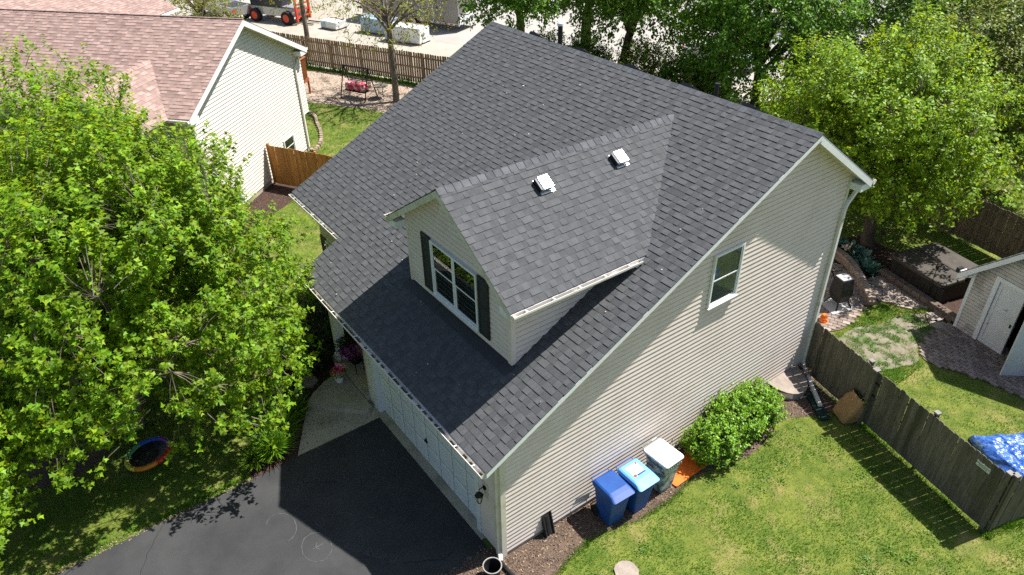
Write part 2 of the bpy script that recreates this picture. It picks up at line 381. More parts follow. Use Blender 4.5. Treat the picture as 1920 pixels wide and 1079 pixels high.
# ================================================================ GROUND
g = MB(); g.poly([(-140, -60, 0), (90, -60, 0), (90, 140, 0), (-140, 140, 0)], [(0, 1, 2, 3)])
struct(g.build('ground', M_GRASS))
LOT = [(-120, -31), (-38.7, 10.9), (-28.1, 16.2), (-19, 20.6), (-15.5, 27), (-14, 34), (-16, 60), (-18, 110), (-120, 110)]
struct(sheet('gravel_lot', LOT, .006, M_LOT))
struct(sheet('concrete_road', [(-42, 22.5), (-37.6, 20.9), (-31, 24.0), (-17, 30.5), (-12.5, 36), (-20, 60), (-60, 44), (-46, 28)], .011, M_ROAD))
drive = [(-5.66, -.13), (-5.62, -2.5), (-5.60, -6), (-5.52, -9), (-5.4, -20), (-.2, -20), (-.30, -4)] + [(-.36 + .04 * math.sin(i * 2.1), -1.3 + i * .1) for i in range(9)] + [(-.42, -.13)]
struct(sheet('driveway', drive, .012, M_ASPH))
b = MB(); b.box((-5.95, -.135, 0), (-.66, .22, .035)); struct(b.build('garage_apron', M_CONC))
walk = [(-7.22, -1.60), (-5.665, -2.50), (-5.665, -.138), (-5.955, -.138), (-5.955, -.001), (-6.355, -.001), (-6.355, -.4)]
b = MB(); b.prism(walk[::-1], 0, .022); struct(b.build('walkway', M_CONC, fixn=True))
stp = [(-7.24, -1.57), (-7.55, -1.22), (-7.80, -.80), (-7.93, -.42), (-7.9, -.16), (-6.05, -.16), (-5.98, -.30), (-6.08, -.52)]
b = MB(); b.prism(stp, 0, .17); struct(b.build('porch_step', M_CONC, fixn=True))
b = MB(); b.box((-8.62, -.14, 0), (-6.36, 1.3, .31)); struct(b.build('porch_floor', M_CONC))

mul_r = smooth_loop([(-.36, -1.9), (-.43, -.9), (-.55, -.22), (-.3, .3), (-.25, 5), (-.2, 10.5), (.5, 10.9), (1.5, 10.55), (1.55, 9.6), (1.05, 8.6), (1.30, 7.2), (1.22, 6.2), (.98, 5.2), (1.10, 4.3), (1.08, 3.2), (.84, 2.0), (.90, 1.3), (1.12, .5), (1.25, -.6), (1.0, -1.8)], 5, .03, 3)
struct(sheet('mulch_bed', mul_r, .007, M_MULCH))
mul_f = smooth_loop([(-5.60, -2.4), (-5.62, -3.1), (-5.66, -3.75), (-6.6, -3.5), (-7.9, -2.9), (-9.4, -2.0), (-10.6, -.9), (-12.6, -.2), (-12.6, 1.5), (-8, 1.6), (-6, 1.0), (-5.9, -1.2)], 5, .03, 4)
struct(sheet('mulch_bed', mul_f, .007, M_MULCHD))
mul_t = smooth_loop([(-9.9, -7.4), (-9.3, -6.5), (-8.7, -6.55), (-8.4, -7.2), (-8.5, -8.0), (-8.9, -8.6), (-9.6, -8.3)], 5, .05, 5)
struct(sheet('mulch_bed', mul_t, .007, M_MULCH))
mul_n = smooth_loop([(-22.6, 3.4), (-20.6, .5), (-18.0, -3), (-16.9, -2.4), (-17.4, -.6), (-18.6, 1.0), (-19.3, 2.3), (-20.0, 3.4), (-20.4, 4.4), (-21.4, 4.6)], 5, .04, 6)
struct(sheet('mulch_bed', mul_n, .007, M_MULCHD))
chipbed = smooth_loop([(-36.5, 9.6), (-34.2, 8.2), (-31.2, 8.7), (-29.2, 9.9), (-27.7, 10.9), (-25.5, 11.6), (-24, 13.5), (-27, 15.9), (-31, 13.9), (-36, 11.6)], 5, .08, 7)
struct(sheet('wood_chip_bed', chipbed, .007, M_CHIP))
soil = smooth_loop([(-.1, 12.3), (-.2, 13.6), (.2, 14.7), (.4, 15.9), (1.1, 16.6), (1.5, 15.6), (1.55, 14.6), (1.9, 13.8), (1.6, 12.9), (.9, 12.0)], 5, .06, 8)
struct(sheet('bare_ground', soil, .007, M_SOIL))
treebed = smooth_loop([(-3.9, 17.0), (-3.2, 16.9), (-2.2, 16.5), (-1.4, 16.9), (-.6, 17.6), (.9, 17.2), (1.6, 16.7), (2.0, 18), (1.2, 19.6), (-.7, 19.9), (-2.0, 19.3), (-3.5, 19.2)], 5, .05, 9)
struct(sheet('mulch_bed', treebed, .007, M_MULCHD))

# ================================================================ MAIN HOUSE
ze, t, of, orr, W, y1, WL = 3.39, .511, .54, .351, 8.697, .759, 12.198
yr, yb, t2, D = 8.448, 11.221, .674, 10.77
yd, xd1, xd2, zda, td, ds, lo_ = 1.136, -5.279, -1.105, 7.589, .658, .319, .411
xm = (xd1 + xd2) / 2
RZ = lambda y: ze + t * (y + of)
zr = RZ(yr); zbe = zr - t2 * (yb - yr)
LAP = .1275
TONES = [.83, .88, .92, .97, 1.01, 1.06]
house = thing('house', 'taupe sided house with charcoal shingle roof, front dormer and white garage door', 'house')

# roof deck
nf = Vector((0, -t, 1)).normalized(); nr = Vector((0, t2, 1)).normalized()
b = MB()
def slab(mb, pts, n, th=.09):
    pts = [Vector(p) for p in pts]; k = len(pts)
    a = [p - n * .001 for p in pts]; c = [p - n * th for p in pts]
    mb.poly(a + c, [tuple(range(k)), tuple(range(2 * k - 1, k - 1, -1))] + [(i, k + i, k + (i + 1) % k, (i + 1) % k) for i in range(k)])
slab(b, [(orr, -of, ze), (orr, yr, zr), (-WL, yr, zr), (-WL, y1, RZ(y1)), (-W, y1, RZ(y1)), (-W, -of, ze)], nf)
slab(b, [(orr, yr, zr - .004), (orr, yb, zbe - .004), (-WL, yb, zbe - .004), (-WL, yr, zr - .004)], nr)
roof = b.build('roof', M_SHING, house, fixn=True)
q = math.sqrt(1 + t * t); vn = (y1 + of) * q; vmax = (yr + of) * q
E_ = .1635
shingles(roof, (0, -of - .015, ze - .015 * t), (1, 0, 0), (0, 1, t), (0, -t, 1), lambda v: None if v > vmax - .10 else ((-W, orr + .012) if v < vn - .02 else (-WL - .012, orr + .012)), E_, M_SHING, 300, 11, TONES)
q2 = math.sqrt(1 + t2 * t2); vm2 = (yb - yr) * q2
shingles(roof, (0, yb + .015, zbe - .012), (-1, 0, 0), (0, -1, t2), (0, t2, 1), lambda v: None if v > vm2 - .1 else (-orr - .012, WL + .012), E_, M_SHING, 0, 12, TONES)
# ridge caps
def caps(parent, A, B, sl, sr, m, step=.15, seed=1, half=.16):
    """A->B ridge line; sl,sr downslope unit vectors on both sides"""
    A, B, sl, sr = Vector(A), Vector(B), Vector(sl).normalized(), Vector(sr).normalized(); d = (B - A).normalized(); L = (B - A).length
    rng = random.Random(seed); n = int(L / step); up = Vector((0, 0, 1))
    for i in range(n):
        p = A + d * (i * step); mb = MB(); mb.tone = rng.uniform(.8, 1.2)
        h0, h1 = .030, .014; e = d * (step * 1.15)
        mb.poly([p + sl * half + up * (h0 - .012), p + up * h0, p + sr * half + up * (h0 - .012), p + e + sl * half + up * (h1 - .010), p + e + up * h1, p + e + sr * half + up * (h1 - .010),
                 p + sl * half, p, p + sr * half], [(0, 1, 4, 3), (1, 2, 5, 4), (6, 7, 1, 0), (7, 8, 2, 1)])
        mb.build('ridge_cap', m, parent)
caps(roof, (orr + .01, yr, zr), (-WL - .01, yr, zr), (0, -1, -t), (0, 1, -t2), M_CAP, .2, 3)

# walls
zw = lambda y: min(RZ(y), zr - t2 * (y - yr)) - .125
wall_r = wall_panel('side_wall', [(0, .0, 0), (0, D, 0), (0, D, zw(D)), (0, yr, zw(yr)), (0, .0, zw(0))], (-.15, 0, 0), M_SID, house)
def span_r(z):
    lo = max(.02, (z + .125 - ze) / t - of); hi = min(D - .02, yr + (zr - .125 - z) / t2)
    return (lo, hi)
lap_siding(wall_r, (0, 0, 0), (0, 1, 0), (1, 0, 0), .15, zw(yr) - .02, LAP, span_r, M_SID)
b = MB(); b.box((-.14, .02, -.05), (.004, D - .02, .148)); b.build('foundation', M_FOUND, house)
wall_f = wall_panel('front_wall', [(-6.35, 0, 0), (-5.83, 0, 0), (-5.83, 0, 2.72), (-.93, 0, 2.72), (-.93, 0, 0), (-.001, 0, 0), (-.001, 0, 3.45), (-6.35, 0, 3.45)], (0, .12, 0), M_SID, house)
lap_siding(wall_f, (0, 0, 0), (1, 0, 0), (0, -1, 0), .06, 3.4, LAP, lambda z: (-.80, -.02), M_SID)
lap_siding(wall_f, (0, 0, 0), (1, 0, 0), (0, -1, 0), .06, 3.4, LAP, lambda z: (-6.33, -6.14), M_SID)
wg = wall_panel('porch_side_wall', [(-6.35, .12, 0), (-6.35, 1.3, 0), (-6.35, 1.3, 4.1), (-6.35, .12, 3.5)], (.12, 0, 0), M_SID, house)
wl_ = wall_panel('front_wall', [(-11.85, 1.3, 0), (-6.23, 1.3, 0), (-6.23, 1.3, 4.15), (-11.85, 1.3, 4.15)], (0, .15, 0), M_SID, house)
lap_siding(wl_, (0, 1.3, 0), (1, 0, 0), (0, -1, 0), .15, 4.1, LAP, lambda z: (-11.8, -6.4), M_SID)
wall_panel('side_wall', [(-11.85, 1.3, 0), (-11.85, D, 0), (-11.85, D, zw(D)), (-11.85, yr, zw(yr)), (-11.85, 1.3, zw(1.3))], (.15, 0, 0), M_SID, house)
wall_panel('rear_wall', [(-11.85, D, 0), (-.001, D, 0), (-.001, D, zw(D)), (-11.85, D, zw(D))], (0, -.15, 0), M_SID, house)
# corner boards
for (x, y, a) in ((0, 0, 0), (0, D, 1)):
    b = MB(); zt = zw(y) - .02
    if a == 0:
        b.box((-.105, -.044, .03), (.044, -.0005, zt)); b.box((.0005, -.0005, .03), (.044, .085, zt))
    else:
        b.box((.0005, D - .09, .14), (.044, D + .02, zt)); b.box((-.1, D + .0005, .14), (.0005, D + .02, zt))
    b.build('corner_board', M_TRIMC, house)
b = MB(); b.box((-6.37, -.042, .03), (-6.30, -.0005, 3.4)); b.build('corner_board', M_TRIMC, house)
b = MB(); b.box((-6.58, 1.25, .32), (-6.36, 1.298, 2.9)); b.build('corner_board', M_TRIMC, house)
# rake boards, soffits
def rake(pts, name, out=.0, h=.17, m=M_TRIM):
    b = MB(); vs = []
    for p in pts: vs += [p]
    (ax, ay, az), (bx, by, bz) = pts
    b.poly([(ax, ay, az - .02), (bx, by, bz - .02), (bx, by, bz - h), (ax, ay, az - h), (ax - .025, ay, az - .02), (bx - .025, by, bz - .02), (bx - .025, by, bz - h), (ax - .025, ay, az - h)],
           [(0, 1, 2, 3), (7, 6, 5, 4), (0, 4, 5, 1), (3, 2, 6, 7), (0, 3, 7, 4), (1, 5, 6, 2)])
    return b.build(name, m, house, fixn=True)
rake(((orr + .004, -of - .01, ze), (orr + .004, yr, zr)), 'rake_board', h=.145)
rake(((orr + .0045, yr + .002, zr), (orr + .0045, yb, zbe)), 'rake_board', h=.22)
rake(((-WL + .02, y1, RZ(y1)), (-WL + .02, yr, zr)), 'rake_board', h=.20)
rake(((-W + .02, -of, ze), (-W + .02, y1 + .5, RZ(y1 + .5))), 'rake_board', h=.20)
b = MB(); b.poly([(0.001, -of, ze - .17), (orr - .022, -of, ze - .17), (orr - .022, yr, zr - .17), (.001, yr, zr - .17)], [(0, 1, 2, 3)]); b.poly([(0.001, yr, zr - .172), (orr - .022, yr, zr - .172), (orr - .022, yb, zbe - .172), (.001, yb, zbe - .172)], [(0, 1, 2, 3)])
b.build('soffit', M_TRIMC, house)
b = MB(); b.box((-W + .02, -of + .03, ze - .20), (-.001, 1.29, ze - .185)); b.box((-WL + .05, y1 + .03, RZ(y1) - .21), (-W - .05, 1.29, RZ(y1) - .195)); b.build('soffit', M_TRIM, house)
b = MB(); b.box((-.02, D + .02, zbe - .24), (orr - .02, yb - .02, zbe - .06)); b.build('eave_return', M_TRIM, house)
# gutters
def gutter(parent, A, B, n, name='gutter', w=.115, h=.10, m=M_GUT, hang=.62, debris=True):
    A, B, n = Vector(A), Vector(B), Vector(n); d = (B - A).normalized(); L = (B - A).length; up = Vector((0, 0, 1))
    prof = [(0.002, 0), (0.002, -h), (w * .65, -h), (w, -h * .45), (w, 0), (w - .012, 0), (w - .012, -h * .40), (w * .62, -h + .008), (.010, -h + .008), (.010, 0)]
    b = MB(); r0 = [A + n * o + up * z for o, z in prof]; r1 = [B + n * o + up * z for o, z in prof]
    b.loft([r0, r1]); 
    for P0 in (A, B):
        s = d * (.004 if P0 is A else -.004)
        b.poly([P0 + s + n * o + up * z for o, z in ((.002, 0), (.002, -h), (w * .65, -h), (w, -h * .45), (w, 0))], [(0, 1, 2, 3, 4)])
    gobj = b.build(name, m, parent)
    k = int(L / hang)
    for i in range(k):
        p = A + d * ((i + .5) * L / k); b = MB()
        b.poly([p - d * .014 + n * .004 - up * .012, p + d * .014 + n * .004 - up * .012, p + d * .014 + n * (w - .002) + up * .006, p - d * .014 + n * (w - .002) + up * .006], [(0, 1, 2, 3)])
        b.build('gutter_hanger', M_TRIM, gobj)
    if debris:
        rng = random.Random(int(L * 100)); b = MB(); ns = int(L / .12)
        for i in range(ns):
            if rng.random() < .22: continue
            p = A + d * (.02 + (i + .5) * (L - .04) / ns); hh = rng.uniform(.02, .055); ww = (L - .04) / ns * .55
            b.poly([p - d * ww + n * .012 - up * (h - .012), p + d * ww + n * .012 - up * (h - .012), p + d * ww + n * (w - .02) - up * (h - .03), p - d * ww + n * (w - .02) - up * (h - .03), p + n * (w * rng.uniform(.3, .6)) - up * (h - hh)],
                   [(0, 1, 4), (1, 2, 4), (2, 3, 4), (3, 0, 4)])
        if b.v: stuff(b.build('leaf_litter', M_DEBRIS, gobj))
    return gobj
gutter(house, (-W - .01, -of - .022, ze - .035), (orr - .03, -of - .022, ze - .035), (0, -1, 0))
gutter(house, (-WL, y1 - .022, RZ(y1) - .035), (-W - .012, y1 - .022, RZ(y1) - .035), (0, -1, 0))
gutter(house, (orr + .02, yb + .022, zbe - .045), (-WL, yb + .022, zbe - .045), (0, 1, 0), debris=False)
for a, c in (((-W, -of - .02, ze - .20), (orr - .03, -of, ze - .03)), ((-WL, y1 - .02, RZ(y1) - .21), (-W - .02, y1, RZ(y1) - .03)), ((-WL, yb, zbe - .22), (orr - .03, yb + .02, zbe - .03))):
    b = MB(); b.box(a, c); b.build('fascia', M_TRIM, house)
# downspouts
def dspout(pts, parent, m=M_GUT, r=.038):
    b = MB(); pts = [Vector(p) for p in pts]; rings = []
    for i, p in enumerate(pts):
        dd = (pts[min(i + 1, len(pts) - 1)] - pts[max(i - 1, 0)]).normalized(); a = Vector((0, 1, 0)) if abs(dd.y) < .8 else Vector((1, 0, 0)); a = (a - dd * a.dot(dd)).normalized(); c = dd.cross(a)
        rings.append([p + a * sx * r * 1.25 + c * sy * r for sx, sy in ((1, 1), (-1, 1), (-1, -1), (1, -1))])
    b.loft(rings); return b.build('downspout', m, parent, fixn=True)
dspout([(.06, yb + .07, zbe - .14), (.06, yb + .06, zbe - .24), (.086, D + .02, zbe - .62), (.086, D - .045, zbe - .80), (.086, D - .045, 2), (.086, D - .045, .42), (.12, D - .10, .30), (.7, 10.25, .17), (1.35, 9.78, .08)], house)
dspout([(-.02, -.5, ze - .13), (-.045, -.42, ze - .24), (-.05, -.086, ze - .55), (-.05, -.086, 2), (-.05, -.086, .28), (.02, -.1, .18), (.1, -.14, .11)], house, M_TRIMC)
# garage door
gd = MB(); gd.box((-5.83, .126, .035), (-.93, .16, 2.72)); gdoor = gd.build('garage_door', M_DOORW, house)
pw, ph = 4.9 / 8, 2.685 / 4
for r in range(4):
    for c in range(8):
        x = -5.83 + c * pw; z = .035 + r * ph
        b = MB(); i1, i2 = .045, .085
        o_ = [(x + .008, .0985, z + .006), (x + pw - .008, .0985, z + .006), (x + pw - .008, .0985, z + ph - .006), (x + .008, .0985, z + ph - .006)]
        def ins(k, y): return [(x + k, y, z + k), (x + pw - k, y, z + k), (x + pw - k, y, z + ph - k), (x + k, y, z + ph - k)]
        rings = [o_, ins(i1, .0985), ins(i1 + .014, .124), ins(i2, .088)]
        b.loft(rings, cap=False); b.poly(rings[-1], [(0, 1, 2, 3)]); b.build('door_panel', M_DOORW, gdoor)
b = MB(); b.box((-3.45, .06, .80), (-3.33, .095, .83)); b.box((-3.405, .075, .74), (-3.375, .095, .90)); b.build('door_handle', M_BLKM, gdoor)
for a, c in (((-6.13, -.045, .03), (-5.80, .10, 2.75)), ((-.965, -.045, .03), (-.81, .10, 2.75)), ((-6.13, -.045, 2.751), (-.81, .10, 2.93))):
    b = MB(); b.box(a, c); b.build('door_trim', M_DOORW, house)
b = MB(); b.box((-6.03, -.068, 1.62), (-5.93, -.0455, 1.78)); b.build('keypad', M_TRIMC, house)
# wall light
lt = MB(); lt.box((-.63, -.05, 1.70), (-.43, -.012, 1.98)); lp = lt.build('light_mount', M_TRIMC, house)
wl2 = thing('wall_lantern', 'black carriage lantern mounted beside the garage door', 'lantern', (-.53, -.05, 1.56))
b = MB(); b.cyl((0, 0), .055, 0, .03, 10); b.v = [(x, -z, y + .28) for x, y, z in b.v]; b.build('back_plate', M_BLKM, wl2, fixn=True)
b = MB(); b.tube([(0, -.02, .28), (0, -.09, .33), (0, -.15, .31), (0, -.16, .24)], .013, 6); b.build('arm', M_BLKM, wl2)
b = MB(); b.cyl((0, -.16), .10, .14, .155, 6); b.cyl((0, -.16), .095, .155, .235, 6, r2=.025); b.build('roof', M_BLKM, wl2)
b = MB()
for k in range(6):
    a0 = 2 * math.pi * k / 6
    b.tube([(.085 * math.cos(a0), -.16 + .085 * math.sin(a0), .14), (.05 * math.cos(a0), -.16 + .05 * math.sin(a0), -.06)], .007, 4)
b.cyl((0, -.16), .055, -.075, -.06, 6); b.build('cage', M_BLKM, wl2)
b = MB(); b.cyl((0, -.16), .045, -.055, .13, 8, r2=.07); b.build('glass', M_CORDER, wl2)

# windows on house
Mr = lambda x, y, z: Matrix(((0, -1, 0, x), (1, 0, 0, y), (0, 0, 1, z), (0, 0, 0, 1)))   # local x -> +y, local -y -> +x
window(house, Mr(.03, 5.80, 4.35), .99, 1.40, [(.05, .94)], M_BLIND)
Mf = lambda x, y, z: Matrix.Translation((x, y, z))
window(house, Mf(-4.10, yd - .030, 4.50), 1.86, 1.43, [(.05, .91), (.95, 1.81)], M_DARK)
def shutter(x0, x1, y, z0, z1, parent):
    b = MB(); b.box((x0, y - .035, z0), (x1, y, z0 + .07)); b.box((x0, y - .035, z1 - .07), (x1, y, z1)); b.box((x0, y - .035, z0 + .07), (x0 + .05, y, z1 - .07)); b.box((x1 - .05, y - .035, z0 + .07), (x1, y, z1 - .07))
    b.box((x0 + .05, y - .035, (z0 + z1) / 2 - .03), (x1 - .05, y, (z0 + z1) / 2 + .03)); s = b.build('shutter', M_SHUT, parent)
    z = z0 + .075
    while z < z1 - .1:
        b = MB(); b.poly([(x0 + .052, y - .030, z), (x1 - .052, y - .030, z), (x1 - .052, y - .010, z + .045), (x0 + .052, y - .010, z + .045)], [(0, 1, 2, 3)]); b.build('slat', M_SHUT, s); z += .05
window(house, Mf(-11.35, 1.27, 1.1), 1.5, 1.45, [(.05, .73), (.77, 1.45)], M_DARK)
shutter(-11.78, -11.38, 1.262, 1.08, 2.58, house)

# ---- dormer
zde = zda - td * (xd2 + lo_ - xm)
dn_r = Vector((td, 0, 1)).normalized(); dn_l = Vector((-td, 0, 1)).normalized()
ybk = (zda - ze) / t - of; yev = (zde - ze) / t - of
b = MB()
slab(b, [(xd2 + lo_, yd - ds, zde), (xd2 + lo_, yev + .1, zde), (xm, ybk + .1, zda), (xm, yd - ds, zda)], dn_r, .08)
slab(b, [(xd1 - lo_, yd - ds, zde), (xm, yd - ds, zda - .003), (xm, ybk + .1, zda - .003), (xd1 - lo_, yev + .1, zde)], dn_l, .08)
droof = b.build('dormer_roof', M_SHING, house, fixn=True)
qd = math.sqrt(1 + td * td); vmd = (zda - zde) / td * qd
def drows(sgn):
    def f(v):
        if v > vmd - .1: return None
        z = zde + v / qd * td; yv = (z - ze) / t - of + .12
        return (yd - ds - .012, yv) if sgn > 0 else (-yv, -(yd - ds - .012))
    return f
shingles(droof, (xd2 + lo_ + .015, 0, zde - .012), (0, 1, 0), (-1, 0, td), (td, 0, 1), drows(1), E_, M_SHING, 300, 21, TONES)
shingles(droof, (xd1 - lo_ - .015, 0, zde - .012), (0, -1, 0), (1, 0, td), (-td, 0, 1), drows(-1), E_, M_SHING, 0, 22, TONES)
caps(droof, (xm, yd - ds - .01, zda), (xm, ybk - .02, zda), (1, 0, -td), (-1, 0, -td), M_CAP, .2, 5, .17)
zdw = lambda x: zda - td * abs(x - xm) - .10
zd0 = RZ(yd) - .02
dw = wall_panel('dormer_front_wall', [(xd1, yd, zd0), (xd2, yd, zd0), (xd2, yd, zdw(xd2)), (xm, yd, zdw(xm)), (xd1, yd, zdw(xd1))], (0, .12, 0), M_SID, house)
def span_d(z):
    hw = (zda - .10 - z) / td
    return (max(xd1 + .02, xm - hw), min(xd2 - .02, xm + hw))
lap_siding(dw, (0, yd, 0), (1, 0, 0), (0, -1, 0), zd0 + .10, zdw(xm) - .02, LAP, span_d, M_SID)
ytop = (zdw(xd2) - ze) / t - of
for sx, x in ((1, xd2), (-1, xd1)):
    cw = wall_panel('dormer_side_wall', [(x, yd, zd0), (x, ytop, zdw(xd2)), (x, yd, zdw(xd2))], (-sx * .1, 0, 0), M_SID, house)
    lap_siding(cw, (x, 0, 0), (0, 1, 0), (sx, 0, 0), zd0 + .08, zdw(xd2), LAP, lambda z: (yd + .02, (z - ze) / t - of), M_SID)
for (xa, xb) in ((xd1 - .012, xd1 + .085), (xd2 - .085, xd2 + .040)):
    b = MB(); b.box((xa, yd - .040, zd0 + .05), (xb, yd - .0005, zdw(xd2) - .01)); b.build('corner_board', M_SID, house)
b = MB(); b.box((xd2 + .0005, yd, zd0 + .05), (xd2 + .040, yd + .085, zdw(xd2) - .01)); b.build('corner_board', M_SID, house)
for sgn in (1, -1):      # dormer rake boards
    xe = xm + sgn * (xd2 - xm + lo_); b = MB(); y0 = yd - ds - .004
    b.poly([(xe, y0, zde - .02), (xm, y0, zda - .02), (xm, y0, zda - .18), (xe, y0, zde - .18), (xe, y0 + .025, zde - .02), (xm, y0 + .025, zda - .02), (xm, y0 + .025, zda - .18), (xe, y0 + .025, zde - .18)],
           [(0, 1, 2, 3), (7, 6, 5, 4), (0, 4, 5, 1), (3, 2, 6, 7), (0, 3, 7, 4), (1, 5, 6, 2)]); b.build('rake_board', M_TRIMC, house, fixn=True)
    b = MB(); b.poly([(xe, y0 + .026, zde - .14), (xm, y0 + .026, zda - .14), (xm, yd, zda - .14), (xe, yd, zde - .14)], [(0, 1, 2, 3)]); b.build('soffit', M_TRIMC, house)
    b = MB(); xi = xd2 + .02 if sgn > 0 else xd1 - .02
    b.box((min(xe - sgn * .03, xi), y0 + .03, zde - .20), (max(xe - sgn * .03, xi), yd - .02, zde - .02)); b.build('eave_return', M_TRIM, house)
gutter(house, (xd2 + lo_ + .022, yd - ds, zde - .03), (xd2 + lo_ + .022, yev - .25, zde - .03), (1, 0, 0))
gutter(house, (xd1 - lo_ - .022, yd - ds, zde - .03), (xd1 - lo_ - .022, yev - .25, zde - .03), (-1, 0, 0), debris=False)
b = MB(); b.box((xd2 + .02, yd, zde - .16), (xd2 + lo_, yev - .1, zde - .145)); b.box((xd2 + lo_, yd - ds, zde - .17), (xd2 + lo_ + .02, yev - .1, zde - .03)); b.build('dormer_fascia', M_TRIM, house)
b = MB(); b.tube([(xd2 + lo_ + .06, yev - .34, zde - .10), (xd2 + lo_ + .06, yev - .34, zde - .20), (xd2 + lo_ - .02, yev - .40, zde - .27), (xd2 + lo_ - .2, yev - .5, zde - .27)], .04, 8); b.build('downspout', M_GUT, house, smooth=True)
shutter(-4.53, -4.13, yd - .037, 4.47, 5.95, house); shutter(-2.22, -1.83, yd - .037, 4.47, 5.95, house)
# flashing strip under the dormer
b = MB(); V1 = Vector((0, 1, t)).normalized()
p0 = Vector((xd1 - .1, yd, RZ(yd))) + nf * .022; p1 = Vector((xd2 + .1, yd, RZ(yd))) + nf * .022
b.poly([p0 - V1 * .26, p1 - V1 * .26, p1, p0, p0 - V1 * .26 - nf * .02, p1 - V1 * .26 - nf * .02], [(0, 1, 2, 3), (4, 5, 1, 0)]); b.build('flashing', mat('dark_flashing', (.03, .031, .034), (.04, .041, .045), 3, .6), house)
# box vents
vent_me = None
def box_vent(P, xdir, ydir, n, parent, m=M_STEEL, s=1.0):
    X, Y, Z = Vector(xdir).normalized(), Vector(ydir).normalized(), Vector(n).normalized()
    M = Matrix(((X.x, Y.x, Z.x, P[0]), (X.y, Y.y, Z.y, P[1]), (X.z, Y.z, Z.z, P[2]), (0, 0, 0, 1)))
    b = MB(); b.box((-.22 * s, -.24 * s, .012), (.22 * s, .2 * s, .026), 0, M); fl = b.build('roof_vent', m, parent)
    b = MB(); b.box((-.11 * s, -.11 * s, .026), (.11 * s, .11 * s, .10 * s), 0, M); b.build('vent_throat', M_BLACK, fl)
    b = MB()
    prof = [(-.19, .075), (-.19, .15), (-.15, .185), (.15, .185), (.19, .15), (.19, .075)]
    b.loft([[M @ Vector((x * s, y * s, z * s)) for x, z in prof] for y in (-.18, .18)]); b.build('vent_hood', m, fl, fixn=True)
    b = MB(); b.box((-.235 * s, -.17 * s, .027), (-.192 * s, .17 * s, .165 * s), 0, M); b.build('screen', M_BLACK, fl)
    for k in range(7):
        b = MB(); x = (-.165 + k * .055) * s; b.box((x, -.186 * s, .055 * s), (x + .02, -.176 * s, .10 * s), 0, M); b.build('louvre', M_BLACK, fl)
    return fl
for (x, y) in ((-2.62, 3.12), (-2.62, 5.30)):
    box_vent((x, y, zda - td * (x - xm)), (0, 1, 0), (-1, 0, td), (td, 0, 1), droof, M_STEEL, .86)
    # dark side screen facing front
for x in (-10.37, -8.11, -5.93, -3.88, -1.91):
    y = yr + .42; box_vent((x, y, zr - t2 * .42), (-1, 0, 0), (0, -1, t2), nr, roof, M_SHUT)
b = MB(); b.cyl((-9.02, yr + .35), .075, zr - .4, zr + .44, 12); pv = b.build('vent_pipe', M_BLACK, roof); b = MB(); b.cyl((-9.02, yr + .35), .10, zr + .44, zr + .51, 14); b.cyl((-9.02, yr + .35), .10, zr + .51, zr + .55, 14, r2=.06); b.build('pipe_cap', M_WHITEP, pv)
b = MB(); b.cyl((-3.1, yr + .6), .06, zr - .6, zr + .12, 12); b.build('vent_pipe', M_BLACK, roof)
# porch column
b = MB(); b.box((-8.50, -.06, .31), (-8.24, .20, ze - .2)); b.box((-8.54, -.10, .311), (-8.20, .24, .45)); b.box((-8.54, -.10, ze - .36), (-8.20, .24, ze - .21)); b.build('porch_column', M_TRIM, house)
b = MB(); b.box((-9.05, 1.26, .32), (-8.05, 1.29, 2.5)); b.build('front_door', M_NAVY, house)
# tiny pale petals and leaf bits fallen on the roof
rng = np.random.default_rng(5); n = 70
u = rng.uniform(-9, .1, n); v = rng.uniform(-.3, 8, n); pts = np.stack([u, v, ze + t * (v + of) + .028], 1)
keep = [not (xd1 - .5 < p[0] < xd2 + .5 and p[1] > yd - .1) for p in pts]; pts = pts[keep]; n = len(pts)
stuff(scatter_mesh('fallen_petals', pts, np.stack([rng.normal(size=n), rng.normal(size=n), rng.normal(size=n) * .2 + .2], 1), np.tile([0, -.4, 1.], (n, 1)), rng.uniform(.03, .07, n), np.tile([2.2, 2.4, 2.4], (n, 1)) * rng.uniform(.5, 1, (n, 1)), T_RHOMB, M_CHIPA, roof))

# ================================================================ NEIGHBOUR HOUSE (local frame: x out of the gable wall, y along it)
NTH = .723; NP = (-19.136, -.249, 0); nL, nze, nt, nov, noe, nlen = 8.126, 4.835, .5, .434, .604, 24.0
nh = thing('neighbour_house', 'cream sided house with faded red shingle roof behind the maple', 'house', NP, NTH)
NW = Matrix.Translation(NP) @ Matrix.Rotation(NTH, 4, 'Z')
nyr = nL / 2; NZ = lambda y: nze + nt * (y + noe); nzr = NZ(nyr)
TN = [.80, .88, .96, 1.02, 1.10, 1.2]
b = MB()
slab(b, [(nov, -noe, nze), (nov, nyr, nzr), (-nlen, nyr, nzr), (-nlen, -noe, nze)], Vector((0, -nt, 1)).normalized())
slab(b, [(nov, nyr, nzr - .004), (nov, nL + noe, nze - .004), (-nlen, nL + noe, nze - .004), (-nlen, nyr, nzr - .004)], Vector((0, nt, 1)).normalized())
nroof = b.build('roof', M_SHINGR, nh, fixn=True)
qn = math.sqrt(1 + nt * nt); vmn = (nyr + noe) * qn
WN = (.22, .30, .38, .46)
shingles(nroof, (0, -noe - .012, nze - .006), (1, 0, 0), (0, 1, nt), (0, -nt, 1), lambda v: None if v > vmn - .1 else (-nlen, nov + .012), .165, M_SHINGR, 300, 31, TN, NW, WN)
shingles(nroof, (0, nL + noe + .012, nze - .006), (-1, 0, 0), (0, -1, nt), (0, nt, 1), lambda v: None if v > vmn - .1 else (-nov - .012, nlen), .165, M_SHINGR, 0, 32, TN, NW, WN)
